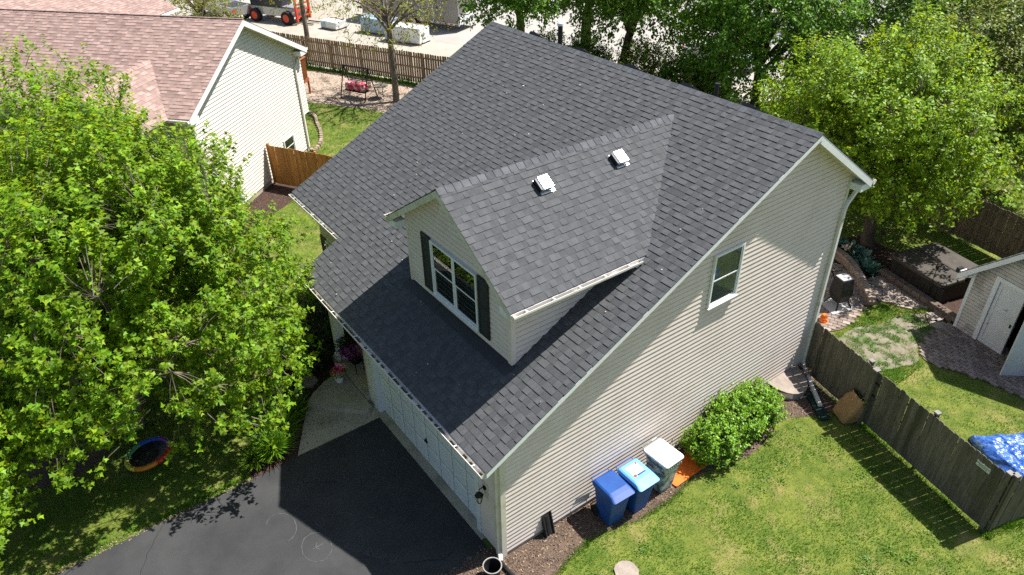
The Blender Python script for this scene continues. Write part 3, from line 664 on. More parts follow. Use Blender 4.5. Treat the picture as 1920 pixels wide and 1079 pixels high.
caps(nroof, (nov, nyr, nzr), (-nlen, nyr, nzr), (0, -1, -nt), (0, 1, -nt), M_SHINGR, .3, 9, .17)
nzw = lambda y: min(NZ(y), NZ(2 * nyr - y)) - .12
nwall = wall_panel('side_wall', [(0, 0, 0), (0, nL, 0), (0, nL, nzw(nL)), (0, nyr, nzw(nyr)), (0, 0, nzw(0))], (-.15, 0, 0), M_SIDN, nh)
def span_n(z):
    k = max(0, (z + .12 - nze) / nt - noe); return (k + .02, nL - .02 - k)
lap_siding(nwall, (0, 0, 0), (0, 1, 0), (1, 0, 0), .22, nzw(nyr) - .02, .145, span_n, M_SIDN, .020)
b = MB(); b.box((-.14, .02, -.05), (.006, nL - .02, .218)); b.build('foundation', M_CONC, nh)
nfw = wall_panel('front_wall', [(-nlen + .3, 0, 0), (-.001, 0, 0), (-.001, 0, nzw(0)), (-nlen + .3, 0, nzw(0))], (0, .15, 0), M_SIDN, nh)
lap_siding(nfw, (0, 0, 0), (1, 0, 0), (0, -1, 0), .22, nzw(0), .145, lambda z: (-3.2, -.06), M_SIDN, .020)
wall_panel('rear_wall', [(-nlen + .3, nL, 0), (-.001, nL, 0), (-.001, nL, nzw(0)), (-nlen + .3, nL, nzw(0))], (0, -.15, 0), M_SIDN, nh)
for yy in (0, nL):
    b = MB(); b.box((.0005, yy - (.02 if yy == 0 else .07), .2), (.046, yy + (.07 if yy == 0 else .02), nzw(0) - .01)); b.build('corner_board', M_TRIMC, nh)
_hs = house; house = nh
rake(((nov + .004, -noe, nze), (nov + .004, nyr, nzr)), 'rake_board', h=.24, m=M_WHITEP)
rake(((nov + .0045, nyr + .002, nzr), (nov + .0045, nL + noe, nze)), 'rake_board', h=.24, m=M_WHITEP)
house = _hs
b = MB(); b.poly([(0.001, -noe, nze - .2), (nov - .022, -noe, nze - .2), (nov - .022, nyr, nzr - .2), (.001, nyr, nzr - .2)], [(0, 1, 2, 3)]); b.poly([(0.001, nyr, nzr - .202), (nov - .022, nyr, nzr - .202), (nov - .022, nL + noe, nze - .202), (.001, nL + noe, nze - .202)], [(0, 1, 2, 3)])
b.build('soffit', M_TRIMC, nh)
gutter(nh, (-.9, -noe - .022, nze - .03), (nov, -noe - .022, nze - .03), (0, -1, 0), debris=False, m=M_WHITEP)
gutter(nh, (nov, nL + noe + .022, nze - .03), (-8, nL + noe + .022, nze - .03), (0, 1, 0), debris=False, m=M_WHITEP)
b = MB(); b.box((-.05, nL + .02, nze - .26), (nov - .02, nL + noe, nze - .06)); b.build('eave_return', M_WHITEP, nh)
b = MB(); b.box((-.05, -noe, nze - .26), (nov - .02, -.02, nze - .06)); b.build('eave_return', M_WHITEP, nh)
dspout([(.06, nL + noe + .05, nze - .13), (.06, nL + noe, nze - .25), (.07, nL - .08, nze - .75), (.09, nL - .12, nze - .95), (.09, nL - .12, .25)], nh)
dspout([(-.15, -noe - .07, nze - .12), (-.12, -noe - .03, nze - .22), (-.08, -.06, nze - .55), (-.08, -.06, .3)], nh)
window(nh, Mr(.034, 5.85, .55), .95, .85, [(.05, .90)], M_BLIND); window(nh, Mr(.034, .75, .30), 1.1, .65, [(.05, 1.05)], M_BLIND)
window(nh, Mf(-2.6, -.034, 1.3), 1.3, 1.4, [(.05, .63), (.67, 1.25)], M_DARK)
bw = MB(); bw.box((-2.6, nL + .001, 1.75), (-.02, nL + .62, nze - .2)); bump = bw.build('bump_out', M_SIDN, nh)
lap_siding(bump, (-.02, 0, 0), (0, 1, 0), (1, 0, 0), 1.78, nze - .25, .145, lambda z: (nL + .03, nL + .60), M_SIDN, .020)
# cross gables on the neighbour roof (ridge runs towards -y)
def cross_gable(xc, half, ridge_z, y_front, tt, seed):
    zb = ridge_z - tt * half; yb_ = (ridge_z - nze) / nt - noe
    nr_, nl_ = Vector((tt, 0, 1)).normalized(), Vector((-tt, 0, 1)).normalized()
    b = MB(); ye = (zb - nze) / nt - noe
    slab(b, [(xc + half, y_front, zb), (xc + half, ye + .1, zb), (xc, yb_ + .1, ridge_z), (xc, y_front, ridge_z)], nr_, .08)
    slab(b, [(xc - half, y_front, zb), (xc, y_front, ridge_z - .003), (xc, yb_ + .1, ridge_z - .003), (xc - half, ye + .1, zb)], nl_, .08)
    rf = b.build('gable_roof', M_SHINGR, nh, fixn=True); qq = math.sqrt(1 + tt * tt); vm = half * qq
    def rows(sg):
        def f(v):
            if v > vm - .08: return None
            z = zb + v / qq * tt; yv = (z - nze) / nt - noe + .1
            return (y_front, yv) if sg > 0 else (-yv, -y_front)
        return f
    shingles(rf, (xc + half + .012, 0, zb - .006), (0, 1, 0), (-1, 0, tt), (tt, 0, 1), rows(1), .165, M_SHINGR, 0, seed, TN, NW, WN)
    shingles(rf, (xc - half - .012, 0, zb - .006), (0, -1, 0), (1, 0, tt), (-tt, 0, 1), rows(-1), .165, M_SHINGR, 0, seed + 1, TN, NW, WN)
    caps(rf, (xc, y_front, ridge_z), (xc, yb_, ridge_z), (1, 0, -tt), (-1, 0, -tt), M_SHINGR, .3, seed, .17)
    for sg in (1, -1):
        b = MB(); xe = xc + sg * half
        b.poly([(xe, y_front - .005, zb - .01), (xc, y_front - .005, ridge_z - .01), (xc, y_front - .005, ridge_z - .22), (xe, y_front - .005, zb - .22), (xe, y_front + .02, zb - .01), (xc, y_front + .02, ridge_z - .01), (xc, y_front + .02, ridge_z - .22), (xe, y_front + .02, zb - .22)],
               [(0, 1, 2, 3), (7, 6, 5, 4), (0, 4, 5, 1), (3, 2, 6, 7), (0, 3, 7, 4), (1, 5, 6, 2)]); b.build('rake_board', M_WHITEP, nh, fixn=True)
    wall_panel('gable_wall', [(xc - half + .35, y_front + .4, 0), (xc + half - .35, y_front + .4, 0), (xc + half - .35, y_front + .4, zb + .1), (xc, y_front + .4, ridge_z - .15), (xc - half + .35, y_front + .4, zb + .1)], (0, .12, 0), M_SIDN, nh)
    wall_panel('gable_side_wall', [(xc + half - .4, y_front + .5, 0), (xc + half - .4, .02, 0), (xc + half - .4, .02, zb), (xc + half - .4, y_front + .5, zb)], (-.12, 0, 0), M_SIDN, nh)
cross_gable(-2.5, 2.1, 6.10, -2.2, .62, 41)
cross_gable(-13.6, 4.6, 7.36, -4.5, .55, 45)
# rear wing of the neighbour house
b = MB(); b.box((-23.0, nL, 0), (-11.8, 15.9, 4.6)); b.build('rear_wing_wall', M_SIDN, nh)
rw = MB(); xc = -17.3; hf = 6.0; wz = 4.5; wt = .47; rz_ = wz + wt * hf; we = 16.3
slab(rw, [(xc + hf, 5.0, wz), (xc + hf, we, wz), (xc, we, rz_), (xc, 5.0, rz_)], Vector((wt, 0, 1)).normalized()); slab(rw, [(xc - hf, 5.0, wz), (xc, 5.0, rz_ - .003), (xc, we, rz_ - .003), (xc - hf, we, wz)], Vector((-wt, 0, 1)).normalized())
rwo = rw.build('rear_wing_roof', M_SHINGR, nh, fixn=True); qq = math.sqrt(1 + wt * wt)
shingles(rwo, (xc + hf + .01, 0, wz - .005), (0, 1, 0), (-1, 0, wt), (wt, 0, 1), lambda v: None if v > hf * qq - .08 else (5.0, we), .165, M_SHINGR, 0, 51, TN, NW, WN)
b = MB(); b.box((xc + hf + .02, 9.0, wz - .14), (xc + hf + .13, we, wz - .03)); b.build('rear_gutter', M_WHITEP, nh)

# ================================================================ FENCES
def fence(name, label, P0, P1, h, m, seed, pw=.14, gap=.004, rail_side=1, dog=.035, board_on_board=False, posts=2.4, cat='fence', post_both=False, missing=()):
    """pickets stand along P0->P1; rails on the side rail_side (1 = left of travel)"""
    P0, P1 = Vector((*P0, 0)), Vector((*P1, 0)); L = (P1 - P0).length; ang = math.atan2(P1.y - P0.y, P1.x - P0.x)
    f = thing(name, label, cat, P0, ang); rng = random.Random(seed)
    n = int(L / (pw + gap)); cache = []
    for k in range(10):
        b = MB(); b.tone = rng.uniform(.72, 1.22); hh = h + rng.uniform(-.012, .012); c = dog
        hh -= .07; pts = [(0, .0), (pw, .0), (pw, hh - c), (pw - c * .55, hh - c * .25), (pw - c * 1.15, hh), (c * 1.15, hh), (c * .55, hh - c * .25), (0, hh - c)]
        b.poly([(x, -.009, z) for x, z in pts] + [(x, .009, z) for x, z in pts], [tuple(range(8)), tuple(range(15, 7, -1))] + [(i, 8 + i, 8 + (i + 1) % 8, (i + 1) % 8) for i in range(8)])
        cache.append(b.mesh('picket', m))
    for i in range(n):
        o = link('picket', cache[rng.randrange(10)], f)
        o.location = (i * (pw + gap), (.0 if not board_on_board or i % 2 == 0 else .075 * rail_side) + rng.uniform(-.003, .003), .10 + rng.uniform(-.012, .012)); o.rotation_euler = (rng.uniform(-.006, .006), rng.uniform(-.008, .008), 0)
    for z in (.35, h * .52, h - .28):
        y0 = .012 * rail_side; y1_ = .05 * rail_side
        b = MB(); b.tone = .9; b.box((0, min(y0, y1_), z), (L, max(y0, y1_), z + .085)); b.build('rail', m, f)
    k = max(1, round(L / posts))
    for i in range(k + 1):
        x = L * i / k; y0 = .052 * rail_side; y1_ = .142 * rail_side; b = MB(); b.tone = .95
        b.box((x - .045, min(y0, y1_), -.1), (x + .045, max(y0, y1_), h + .06)); p = b.build('post', m, f)
        if post_both: b = MB(); b.box((x - .065, min(y0, y1_) - .02, h + .061), (x + .065, max(y0, y1_) + .02, h + .10)); b.build('post_cap', M_CAPG, p)
    return f, ang
fa, ang = fence('wood_fence', 'weathered grey picket fence beside the lawn with a small sign', (.03, 10.76), (6.05, 9.15), 1.80, M_FENG, 5, rail_side=1, post_both=True)
b = MB(); b.tone = 1.05; b.box((2.36, -.105, -.1), (2.45, -.012, 1.86)); gp = b.build('gate_post', M_FENG, fa)
b = MB(); b.box((2.33, -.135, 1.861), (2.48, .02, 1.90)); b.build('post_cap', M_CAPG, gp)
for z in (1.45, 1.05): b = MB(); b.box((2.46, -.03, z), (2.60, -.011, z + .05)); b.build('hinge', M_BLKM, fa)
fb, _ = fence('wood_fence', 'weathered grey picket fence return running back past the tarp', (6.06, 9.17), (7.6, 14.6), 1.80, M_FENG, 6, rail_side=1, post_both=True)
# sign
sg = thing('fence_sign', 'small pale sign reading PARAMOUNT on the grey fence', 'sign', Vector((.03, 10.76, 0)) + Vector((math.cos(ang), math.sin(ang), 0)) * 5.62 + Vector((math.sin(ang), -math.cos(ang), 0)) * .014, ang)
b = MB(); b.box((-.17, -.008, 1.50), (.17, 0, 1.64)); b.build('plate', M_SIGN, sg)
def text_mesh(txt, size, m, parent, M, name='lettering'):
    cu = bpy.data.curves.new('txt', 'FONT'); cu.body = txt; cu.size = size; cu.align_x = 'CENTER'; cu.align_y = 'CENTER'
    o = bpy.data.objects.new('txt', cu); COL.objects.link(o); dg = bpy.context.evaluated_depsgraph_get()
    me = bpy.data.meshes.new_from_object(o.evaluated_get(dg)); bpy.data.objects.remove(o)
    me.name = name; me.materials.clear(); me.materials.append(m); w = link(name, me, parent); w.matrix_local = M; return w
text_mesh('PARAMOUNT', .058, M_INK, sg, Matrix.Translation((0, -.0105, 1.585)) @ Matrix.Rotation(R_(90), 4, 'X'))
b = MB(); b.box((-.11, -.0105, 1.535), (.11, -.0085, 1.545)); b.build('underline', M_INK, sg)
fence('cedar_fence', 'new orange cedar fence between the two houses', (-21.85, 3.05), (-17.6, 5.6), 1.85, M_CEDAR, 7, rail_side=1, dog=.02)
fence('lot_fence', 'brown shadowbox fence in front of the gravel lot', (-42.0, 9.35), (-15, 22.5), 1.85, M_FENT, 8, gap=.03, rail_side=-1, board_on_board=False)
fence('yard_fence', 'dark brown fence with rails behind the hot tub', (-6.4, 23.15), (3.6, 21.0), 1.80, M_FENK, 9, rail_side=-1)
fence('yard_fence', 'dark brown fence behind the shed leading away', (3.7, 21.0), (5.2, 26.0), 1.80, M_FENK, 10, rail_side=-1)
dk = thing('deck_rail', 'red stained deck railing behind the cream house', 'railing', (-32.0, 8.75, 0), NTH)
for k in range(10):
    b = MB(); b.box((-.02, k * .11 - .3, .95), (.02, k * .11 - .265, 2.1)); b.build('baluster', M_REDW, dk)
b = MB(); b.box((-.05, -.36, 2.101), (.06, .8, 2.15)); b.build('top_rail', M_REDW, dk); b = MB(); b.box((-1.8, -.36, .78), (.06, .8, .949)); b.build('deck_floor', M_REDW, dk)
b = MB(); b.box((-1.8, .76, 2.101), (-.051, .8, 2.15)); b.build('top_rail', M_REDW, dk)
for k in range(14):
    b = MB(); b.box((-1.75 + k * .12, .77, .95), (-1.715 + k * .12, .80, 2.1)); b.build('baluster', M_REDW, dk)
for k in (-.3, .74): b = MB(); b.box((-.05, k - .04, 0), (.05, k + .04, .779)); b.build('post', M_REDW, dk)

# ================================================================ RIGHT SIDE: BINS AND SMALL THINGS
def ringrect(w, d, r, z, cx=0, cy=0, n=3):
    q = []
    for sx, sy, a0 in ((1, 1, 0), (-1, 1, 90), (-1, -1, 180), (1, -1, 270)):
        for k in range(n + 1):
            an = R_(a0 + 90 * k / n); q.append((cx + sx * (w / 2 - r) + r * math.cos(an), cy + sy * (d / 2 - r) + r * math.sin(an), z))
    return q
def bin_cart(name, label, loc, rz, mb_, ml, h=1.06, flat=False, sticker=None, tilt=0):
    """local +y is the front, handle at -y"""
    o = thing(name, label, 'bin', loc, rz, 'wheeled bins along the siding')
    o.rotation_euler = (tilt, 0, rz)
    b = MB(); b.loft([ringrect(.44, .46, .05, .03, 0, .02), ringrect(.46, .50, .05, .2, 0, .02), ringrect(.56, .66, .05, h - .13, 0, .03), ringrect(.60, .72, .05, h - .12, 0, .03), ringrect(.60, .72, .05, h - .06, 0, .03)]); body = b.build('body', mb_, o, smooth=False)
    for k in range(7):
        b = MB(); x = -.21 + k * .07; b.box((x - .006, .385, h - .17), (x + .006, .41, h - .12)); b.build('rib', mb_, body)
    b = MB()
    if flat: b.loft([ringrect(.62, .76, .07, h - .055, 0, .02), ringrect(.64, .78, .07, h - .03, 0, .02), ringrect(.62, .76, .07, h + .0, 0, .02), ringrect(.55, .69, .06, h + .012, 0, .02)])
    else: b.loft([ringrect(.62, .80, .06, h - .055, 0, .05), ringrect(.64, .82, .06, h - .03, 0, .05), ringrect(.58, .66, .06, h + .03, 0, .0), ringrect(.50, .50, .05, h + .055, 0, -.04)])
    lid = b.build('lid', ml, o)
    if flat:
        b = MB(); b.box((-.005, -.33, h + .0125), (.005, .37, h + .016)); b.build('lid_seam', M_CANG, lid)
    b = MB(); b.tube([(-.25, -.34, h - .05), (-.25, -.44, h - .02), (.25, -.44, h - .02), (.25, -.34, h - .05)], .016, 6); b.build('handle', mb_, o)
    b = MB(); b.tube([(-.28, -.36, h - .06), (.28, -.36, h - .06)], .03, 8); b.build('hinge', mb_, o)
    for sx in (-1, 1):
        b = MB(); b.cyl((0, 0), .13, -.03, .03, 18); b.v = [(z + sx * .25, y - .24, x + .13) for x, y, z in b.v]; wh = b.build('wheel', M_RUBBER, o, fixn=True)
        b = MB(); b.cyl((0, 0), .07, -.034, .034, 14); b.v = [(z + sx * .25, y - .24, x + .13) for x, y, z in b.v]; b.build('rim', M_BLACK, wh, fixn=True)
    b = MB(); b.tube([(-.25, -.24, .13), (.25, -.24, .13)], .015, 6); b.build('axle', M_BLKM, o)
    b = MB(); b.poly([(-.325, -.12, h - .30), (-.325, .16, h - .30), (-.33, .16, h - .22), (-.33, -.12, h - .22)], [(0, 1, 2, 3)]); b.v = [(x + .052, y, z) for x, y, z in b.v]
    b.build('label_strip', M_WHITEP, o)
    if sticker:
        b = MB(); 
        def lidz(y): return h + .0565
        b.box((-.17, -.22, h + .0555), (.17, .12, h + .058)); st = b.build('sticker', M_WHITEP, lid)
        for (x0, x1, y0, y1_, mm) in ((.09, .17, .05, .12, M_RED), (-.17, -.11, -.22, -.17, M_RED), (-.17, .08, .075, .12, M_BLUE), (-.13, .10, -.03, -.018, M_CAPG), (-.13, .12, -.06, -.048, M_CAPG), (-.13, .06, -.09, -.078, M_CAPG)):
            b = MB(); b.box((x0, y0, h + .0582), (x1, y1_, h + .0595)); b.build('sticker_print', mm, st)
    return o
bin_cart('wheeled_bin', 'dark blue wheeled bin with plain lid', (.58, 2.66, .02), R_(-92), M_BLUE, M_BLUE)
bin_cart('wheeled_bin', 'blue wheeled bin with pale lid and printed sticker', (.66, 3.36, .02), R_(-90), M_BLUE, M_BLUEL, sticker=True)
bin_cart('wheeled_bin', 'worn green wheeled bin with white lid', (.60, 4.28, .02), R_(-88), M_CANG, M_WHITEP, h=1.10, flat=True)
ob = thing('orange_board', 'orange plastic sheet on the mulch beside the white lidded bin', 'board', (.66, 5.08, .02), R_(2))
b = MB(); b.box((-.28, -.55, 0), (.27, .55, .03)); b.box((-.285, -.55, .031), (-.25, .55, .05)); b.box((.24, -.55, .031), (.275, .55, .05)); 
bo = b.build('panel', M_ORANGE, ob); 
sb = thing('splash_block', 'black ribbed plastic splash block leaning on the siding', 'splash block', (.14, 1.20, .02), R_(8))
sb.rotation_euler = (0, R_(-14), R_(4))
b = MB(); b.box((-.02, -.13, 0), (.04, .13, .62)); b.box((.04, -.13, 0), (.07, -.10, .62)); b.box((.04, .10, 0), (.07, .13, .62)); b.build('tray', M_BLACK, sb)
for k in range(10): b = MB(); b.box((.041, -.05, .05 + k * .054), (.06, .05, .075 + k * .054)); b.build('rib', M_BLACK, sb)
bk = thing('bucket', 'dark open bucket beside the garage corner', 'bucket', (.27, -.47, .012))
b = MB(); n = 24
ring = lambda r, z: [(r * math.cos(2 * math.pi * k / n), r * math.sin(2 * math.pi * k / n), z) for k in range(n)]
b.loft([ring(.15, 0), ring(.20, .38), ring(.185, .38), ring(.14, .03)], cap=False); b.poly(ring(.14, .03), [tuple(range(n))]); b.build('pail', M_BLACK, bk)
b = MB(); b.loft([ring(.198, .365), ring(.212, .372), ring(.212, .39), ring(.19, .39), ring(.186, .37)], cap=False); b.build('rim', mat('worn_grey_plastic', (.22, .21, .2), (.3, .29, .27), 8, .6), bk)
hs = MB(); pts = [(.02, -.12, .10), (.12, -.16, .07), (.30, -.14, .055), (.6, -.12, .055), (1.0, -.16, .055), (1.5, -.3, .055)]
L_ = []; 
for i in range(len(pts) - 1):
    for k in range(16): L_.append(Vector(pts[i]).lerp(Vector(pts[i + 1]), k / 16))
hs.tube(L_, [.055 if i % 2 else .046 for i in range(len(L_))], 8); tag(hs.build('drain_hose', M_BLACK), 'black corrugated drain hose from the corner downspout', 'hose')
b = MB(); rg = random.Random(3); r0 = [(1.93 + (.27 + rg.uniform(-.02, .02)) * math.cos(k * math.pi / 9), 1.93 + (.27 + rg.uniform(-.02, .02)) * math.sin(k * math.pi / 9)) for k in range(18)]; b.prism(r0, 0, .05); tag(b.build('stepping_stone', M_STONE, fixn=True), 'round grey stone set in the lawn near the bins', 'stone')
# window well with cover
ww = thing('window_well', 'tan plastic cover over window well by the fence', 'window well', (.02, 9.75, 0))
arc = [(.78 * math.sin(math.pi * k / 12), -.62 * math.cos(math.pi * k / 12)) for k in range(13)]
b = MB(); b.loft([[(x, y, 0) for x, y in arc], [(x, y, .22) for x, y in arc], [(x * .93, y * .93, .22) for x, y in arc], [(x * .93, y * .93, 0) for x, y in arc]], cap=False); b.build('well_rim', M_STEEL, ww)
b = MB(); b.poly([(x * 1.02, y * 1.02, .23 + (.14 * (1 - x / .78))) for x, y in arc] + [(x * 1.02, y * 1.02, .205 + (.14 * (1 - x / .78))) for x, y in arc], [tuple(range(13))] + [(i, i + 1, 14 + i, 13 + i) for i in range(12)]); b.build('cover', M_STONE, ww)
wb = thing('timber_box', 'small weathered timber box at the house corner by the fence', 'box', (.25, 10.5, 0)); b = MB(); b.tone = 1.6
for a, c in (((-.2, -.15, .0), (-.16, .15, .32)), ((.16, -.15, 0), (.2, .15, .32)), ((-.159, -.15, 0), (.159, -.11, .32)), ((-.159, .11, 0), (.159, .15, .32))): b = MB(); b.tone = 1.6; b.box(a, c); b.build('board', M_FENB, wb)
gs = thing('splash_tray', 'dark green plastic splash tray lying by the fence', 'splash tray', (1.32, 9.72, .012), R_(-33)); b = MB(); b.loft([ringrect(.95, .26, .05, 0), ringrect(1.0, .3, .05, .07), ringrect(.92, .24, .05, .07), ringrect(.88, .2, .05, .02)]); b.build('tray', mat('dark_green_plastic', (.01, .035, .03), None, rough=.5), gs)
# paper yard-waste bag
pb = thing('yard_waste_bag', 'brown paper yard waste bag leaning against the grey fence', 'bag', (1.93, 9.95, .02), R_(-18)); pb.rotation_euler = (R_(-20), R_(10), R_(-20)); pb.scale = (1.2, 1.2, 1.15)
b = MB(); rg = random.Random(8); rows = []
for k in range(14):
    z = k * .058; q_ = []; bl = 1 + .16 * math.sin(math.pi * k / 13) - (.10 if k > 11 else 0)
    for (x, y, zz) in ringrect(.42 * bl, .34 * bl, .06, z, 0, 0, 4):
        w_ = noise.noise(Vector((x * 7, y * 7, z * 9))) * .055 + noise.noise(Vector((x * 17, y * 17, z * 20))) * .02; q_.append((x * (1 + w_ * 1.1) + rg.uniform(-.006, .006), y * (1 + w_ * 1.1) + rg.uniform(-.006, .006), z + (w_ * 1.2 if k > 9 else 0)))
    rows.append(q_)
b.loft(rows, cap=False); b.poly(rows[0], [tuple(range(len(rows[0])))]); b.build('paper', M_PAPER, pb)
rngn = np.random.default_rng(4); n = 160; p = np.stack([rngn.uniform(-.19, .19, n), rngn.uniform(-.13, .13, n), rngn.uniform(.62, .76, n)], 1)
stuff(scatter_mesh('clippings', p, rngn.normal(size=(n, 3)), rngn.normal(size=(n, 3)), rngn.uniform(.05, .1, n), leaf_tones(rngn, n, .5, .3, .9), T_RHOMB, M_LEAFO, pb))

# ================================================================ BACK YARD
YA = R_(-13); yrot = Matrix.Rotation(YA, 4, 'Z')
# pavers
def pavers(name, label_struct, poly, z, bw, bl, ang, seed, m=M_BRICK, joint=.008, th=.05, herring=False):
    base = struct(sheet(name, poly, z, M_JOINT)); rng = random.Random(seed)
    cache = []
    for k in range(7):
        b = MB(); b.tone = rng.uniform(.72, 1.28); j = joint; e = .006
        b.loft([[(j, j, 0), (bl - j, j, 0), (bl - j, bw - j, 0), (j, bw - j, 0)], [(j, j, th - e), (bl - j, j, th - e), (bl - j, bw - j, th - e), (j, bw - j, th - e)], [(j + e, j + e, th), (bl - j - e, j + e, th), (bl - j - e, bw - j - e, th), (j + e, bw - j - e, th)]]); cache.append(b.mesh('paver', m))
    cx = sum(p[0] for p in poly) / len(poly); cy = sum(p[1] for p in poly) / len(poly); ca, sa = math.cos(ang), math.sin(ang); cnt = 0
    lst = []
    for i in range(-30, 31):
        for k in range(-24, 25):
            u = k * bl + (bl / 2 if i % 2 else 0); v = i * bw; mx, my = u + bl / 2, v + bw / 2
            X, Y = cx + mx * ca - my * sa, cy + mx * sa + my * ca
            if inpoly((X, Y), poly): lst.append(((Vector((X, Y, 0)) - CAM).length, u, v))
    lst.sort(); rest = MB()
    for n_, (dd, u, v) in enumerate(lst):
        me = cache[rng.randrange(7)]; M = Matrix.Translation((cx, cy, z - .025 + rng.uniform(0, .006))) @ Matrix.Rotation(ang, 4, 'Z') @ Matrix.Translation((u, v, 0))
        if n_ < 300: o = link('paver', me, base); o.matrix_local = M
        else:
            rest.tone = rng.uniform(.72, 1.28); rest.box((joint, joint, 0), (bl - joint, bw - joint, th), 0, M)
    if rest.v: stuff(rest.build('paver_field', m, base))
    return base
pat_shed = smooth_loop([(1.62, 16.5), (1.45, 15.6), (1.55, 14.7), (1.95, 14.05), (2.6, 14.15), (3.4, 14.45), (4.6, 14.6), (6.2, 14.9), (6.4, 16.5), (4, 16.5)], 5)
pavers('shed_patio', '', pat_shed, .03, .125, .25, YA, 3)
pat_g = smooth_loop([(-4.5, 12), (-4.4, 15.5), (-3.2, 16.75), (-1.9, 16.5), (-1.0, 15.75), (-.62, 15.0), (-.40, 13.9), (-.45, 13.2), (-1.1, 12.4), (-2.5, 11.6)], 5)
pavers('grill_patio', '', pat_g, .03, .16, .24, R_(25), 4)
pat_p = [(-.88, 15.75), (-1.55, 16.75), (-1.25, 17.35), (-.2, 17.05), (.62, 16.62), (.2, 16.1)]
pavers('garden_path', '', pat_p, .03, .115, .23, R_(30), 5)
# retaining wall
rw_ = thing('retaining_wall', 'low curved block wall round the grill patio', 'wall', (0, 0, 0))
cur = smooth_loop([(-4.6, 16.9), (-3.6, 17.25), (-2.6, 17.0), (-1.75, 16.4), (-1.05, 15.75), (-.72, 15.25)], 12)[:60]
pv_ = Vector((*cur[0], 0)); acc = 0; rg = random.Random(2); blk = []
for i in range(1, len(cur)):
    a = Vector((*cur[i - 1], 0)); c = Vector((*cur[i], 0))
    while (c - pv_).length > .30 and (c - a).length > 0:
        d_ = (c - pv_).normalized(); blk.append((pv_.copy(), d_)); pv_ = pv_ + d_ * .30
for p, d_ in blk:
    for lv in range(3):
        b = MB(); b.tone = rg.uniform(.75, 1.25) * (1.25 if lv == 2 else 1); an = math.atan2(d_.y, d_.x); M = Matrix.Translation(p + d_ * (.15 if lv % 2 else 0) + Vector((0, 0, .0 + lv * .13))) @ Matrix.Rotation(an + rg.uniform(-.03, .03), 4, 'Z')
        b.bevbox((.004, -.13, 0), (.296, .13, .124 if lv < 2 else .09), .02, 0, M); b.build('cap_stone' if lv == 2 else 'block', M_ROCK, rw_)
ew = thing('edging_wall', 'dark stone edging wall beside the hot tub', 'wall', (0, 0, 0)); 
for i in range(9):
    p = Vector((-1.55, 17.40, 0)).lerp(Vector((1.55, 16.55, 0)), i / 9)
    for lv in range(2):
        b = MB(); b.tone = rg.uniform(.5, .8); M = Matrix.Translation(p + Vector((0, 0, lv * .14))) @ Matrix.Rotation(R_(-15.5), 4, 'Z'); b.bevbox((.005 + lv * .12, -.13, 0), (.35 + lv * .12, .13, .135), .02, 0, M); b.build('block', M_ROCK, ew)
# hot tub
ht = thing('hot_tub', 'covered hot tub with dark grey lid and brown cabinet', 'hot tub', (-.05, 18.25, 0), R_(-14))
b = MB(); b.loft([ringrect(2.05, 2.0, .16, .05), ringrect(2.1, 2.05, .16, .70)]); b.build('cabinet', M_TUBS, ht)
for sy in (-1, 1):
    b = MB(); hy = .53; rings = []
    for ins, z in ((0, .72), (0, .80), (.03, .835), (.12, .85)):
        w, dd = 2.2 - ins, 1.06 - ins; q_ = []
        for (x, y, zz) in ringrect(w, dd, .14 if ins == 0 else .10, z, 0, sy * .535): q_.append((x, y, z + .03 * (1 - abs(y) / 1.07)))
        rings.append(q_)
    b.loft(rings); b.build('cover_half', M_TUBV, ht)
for i in range(9):
    b = MB(); x = -.95 + i * .235; b.box((x, -1.032, .08), (x + .22, -1.0255, .69)); b.build('cabinet_slat', M_TUBS, ht)
# shed
SW, SD, SH, RI = 3.46, 3.0, 2.12, 1.73
sh = thing('garden_shed', 'small taupe shed with worn white double doors', 'shed', (1.65, 16.38, 0), YA)
swl = wall_panel('front_wall', [(0, 0, .02), (.80, 0, .02), (.80, 0, 2.2), (2.66, 0, 2.2), (2.66, 0, .02), (SW, 0, .02), (SW, 0, SH), (SW / 2, 0, SH + RI), (0, 0, SH)], (0, .1, 0), M_SIDS, sh)
def sspan(z):
    k = max(0, (z - SH) / RI * SW / 2); return (k + .02, SW - .02 - k)
lap_siding(swl, (0, 0, 0), (1, 0, 0), (0, -1, 0), .05, 2.32, .115, lambda z: (max(.02, sspan(z)[0]), .66), M_SIDS)
lap_siding(swl, (0, 0, 0), (1, 0, 0), (0, -1, 0), .05, 2.32, .115, lambda z: (2.80, min(SW - .02, sspan(z)[1])), M_SIDS)
lap_siding(swl, (0, 0, 0), (1, 0, 0), (0, -1, 0), 2.335, SH + RI - .02, .115, sspan, M_SIDS)
for x in (0, SW - .1): wall_panel('side_wall', [(x, .1, .02), (x, SD, .02), (x, SD, SH), (x, .1, SH)], (.1, 0, 0), M_SIDS, sh)
wall_panel('rear_wall', [(0, SD, .02), (SW, SD, .02), (SW, SD, SH), (SW / 2, SD, SH + RI), (0, SD, SH)], (0, -.1, 0), M_SIDS, sh)
b = MB(); tt = RI / (SW / 2)
slab(b, [(-.3, -.3, SH - .3 * tt + .1), (SW / 2, -.3, SH + RI + .1), (SW / 2, SD + .2, SH + RI + .1), (-.3, SD + .2, SH - .3 * tt + .1)], Vector((-tt, 0, 1)).normalized(), .07)
slab(b, [(SW + .3, -.3, SH - .3 * tt + .1), (SW + .3, SD + .2, SH - .3 * tt + .1), (SW / 2, SD + .2, SH + RI + .097), (SW / 2, -.3, SH + RI + .097)], Vector((tt, 0, 1)).normalized(), .07)
srf = b.build('roof', M_SHING, sh, fixn=True); SWm = Matrix.Translation((1.65, 16.38, 0)) @ Matrix.Rotation(YA, 4, 'Z')
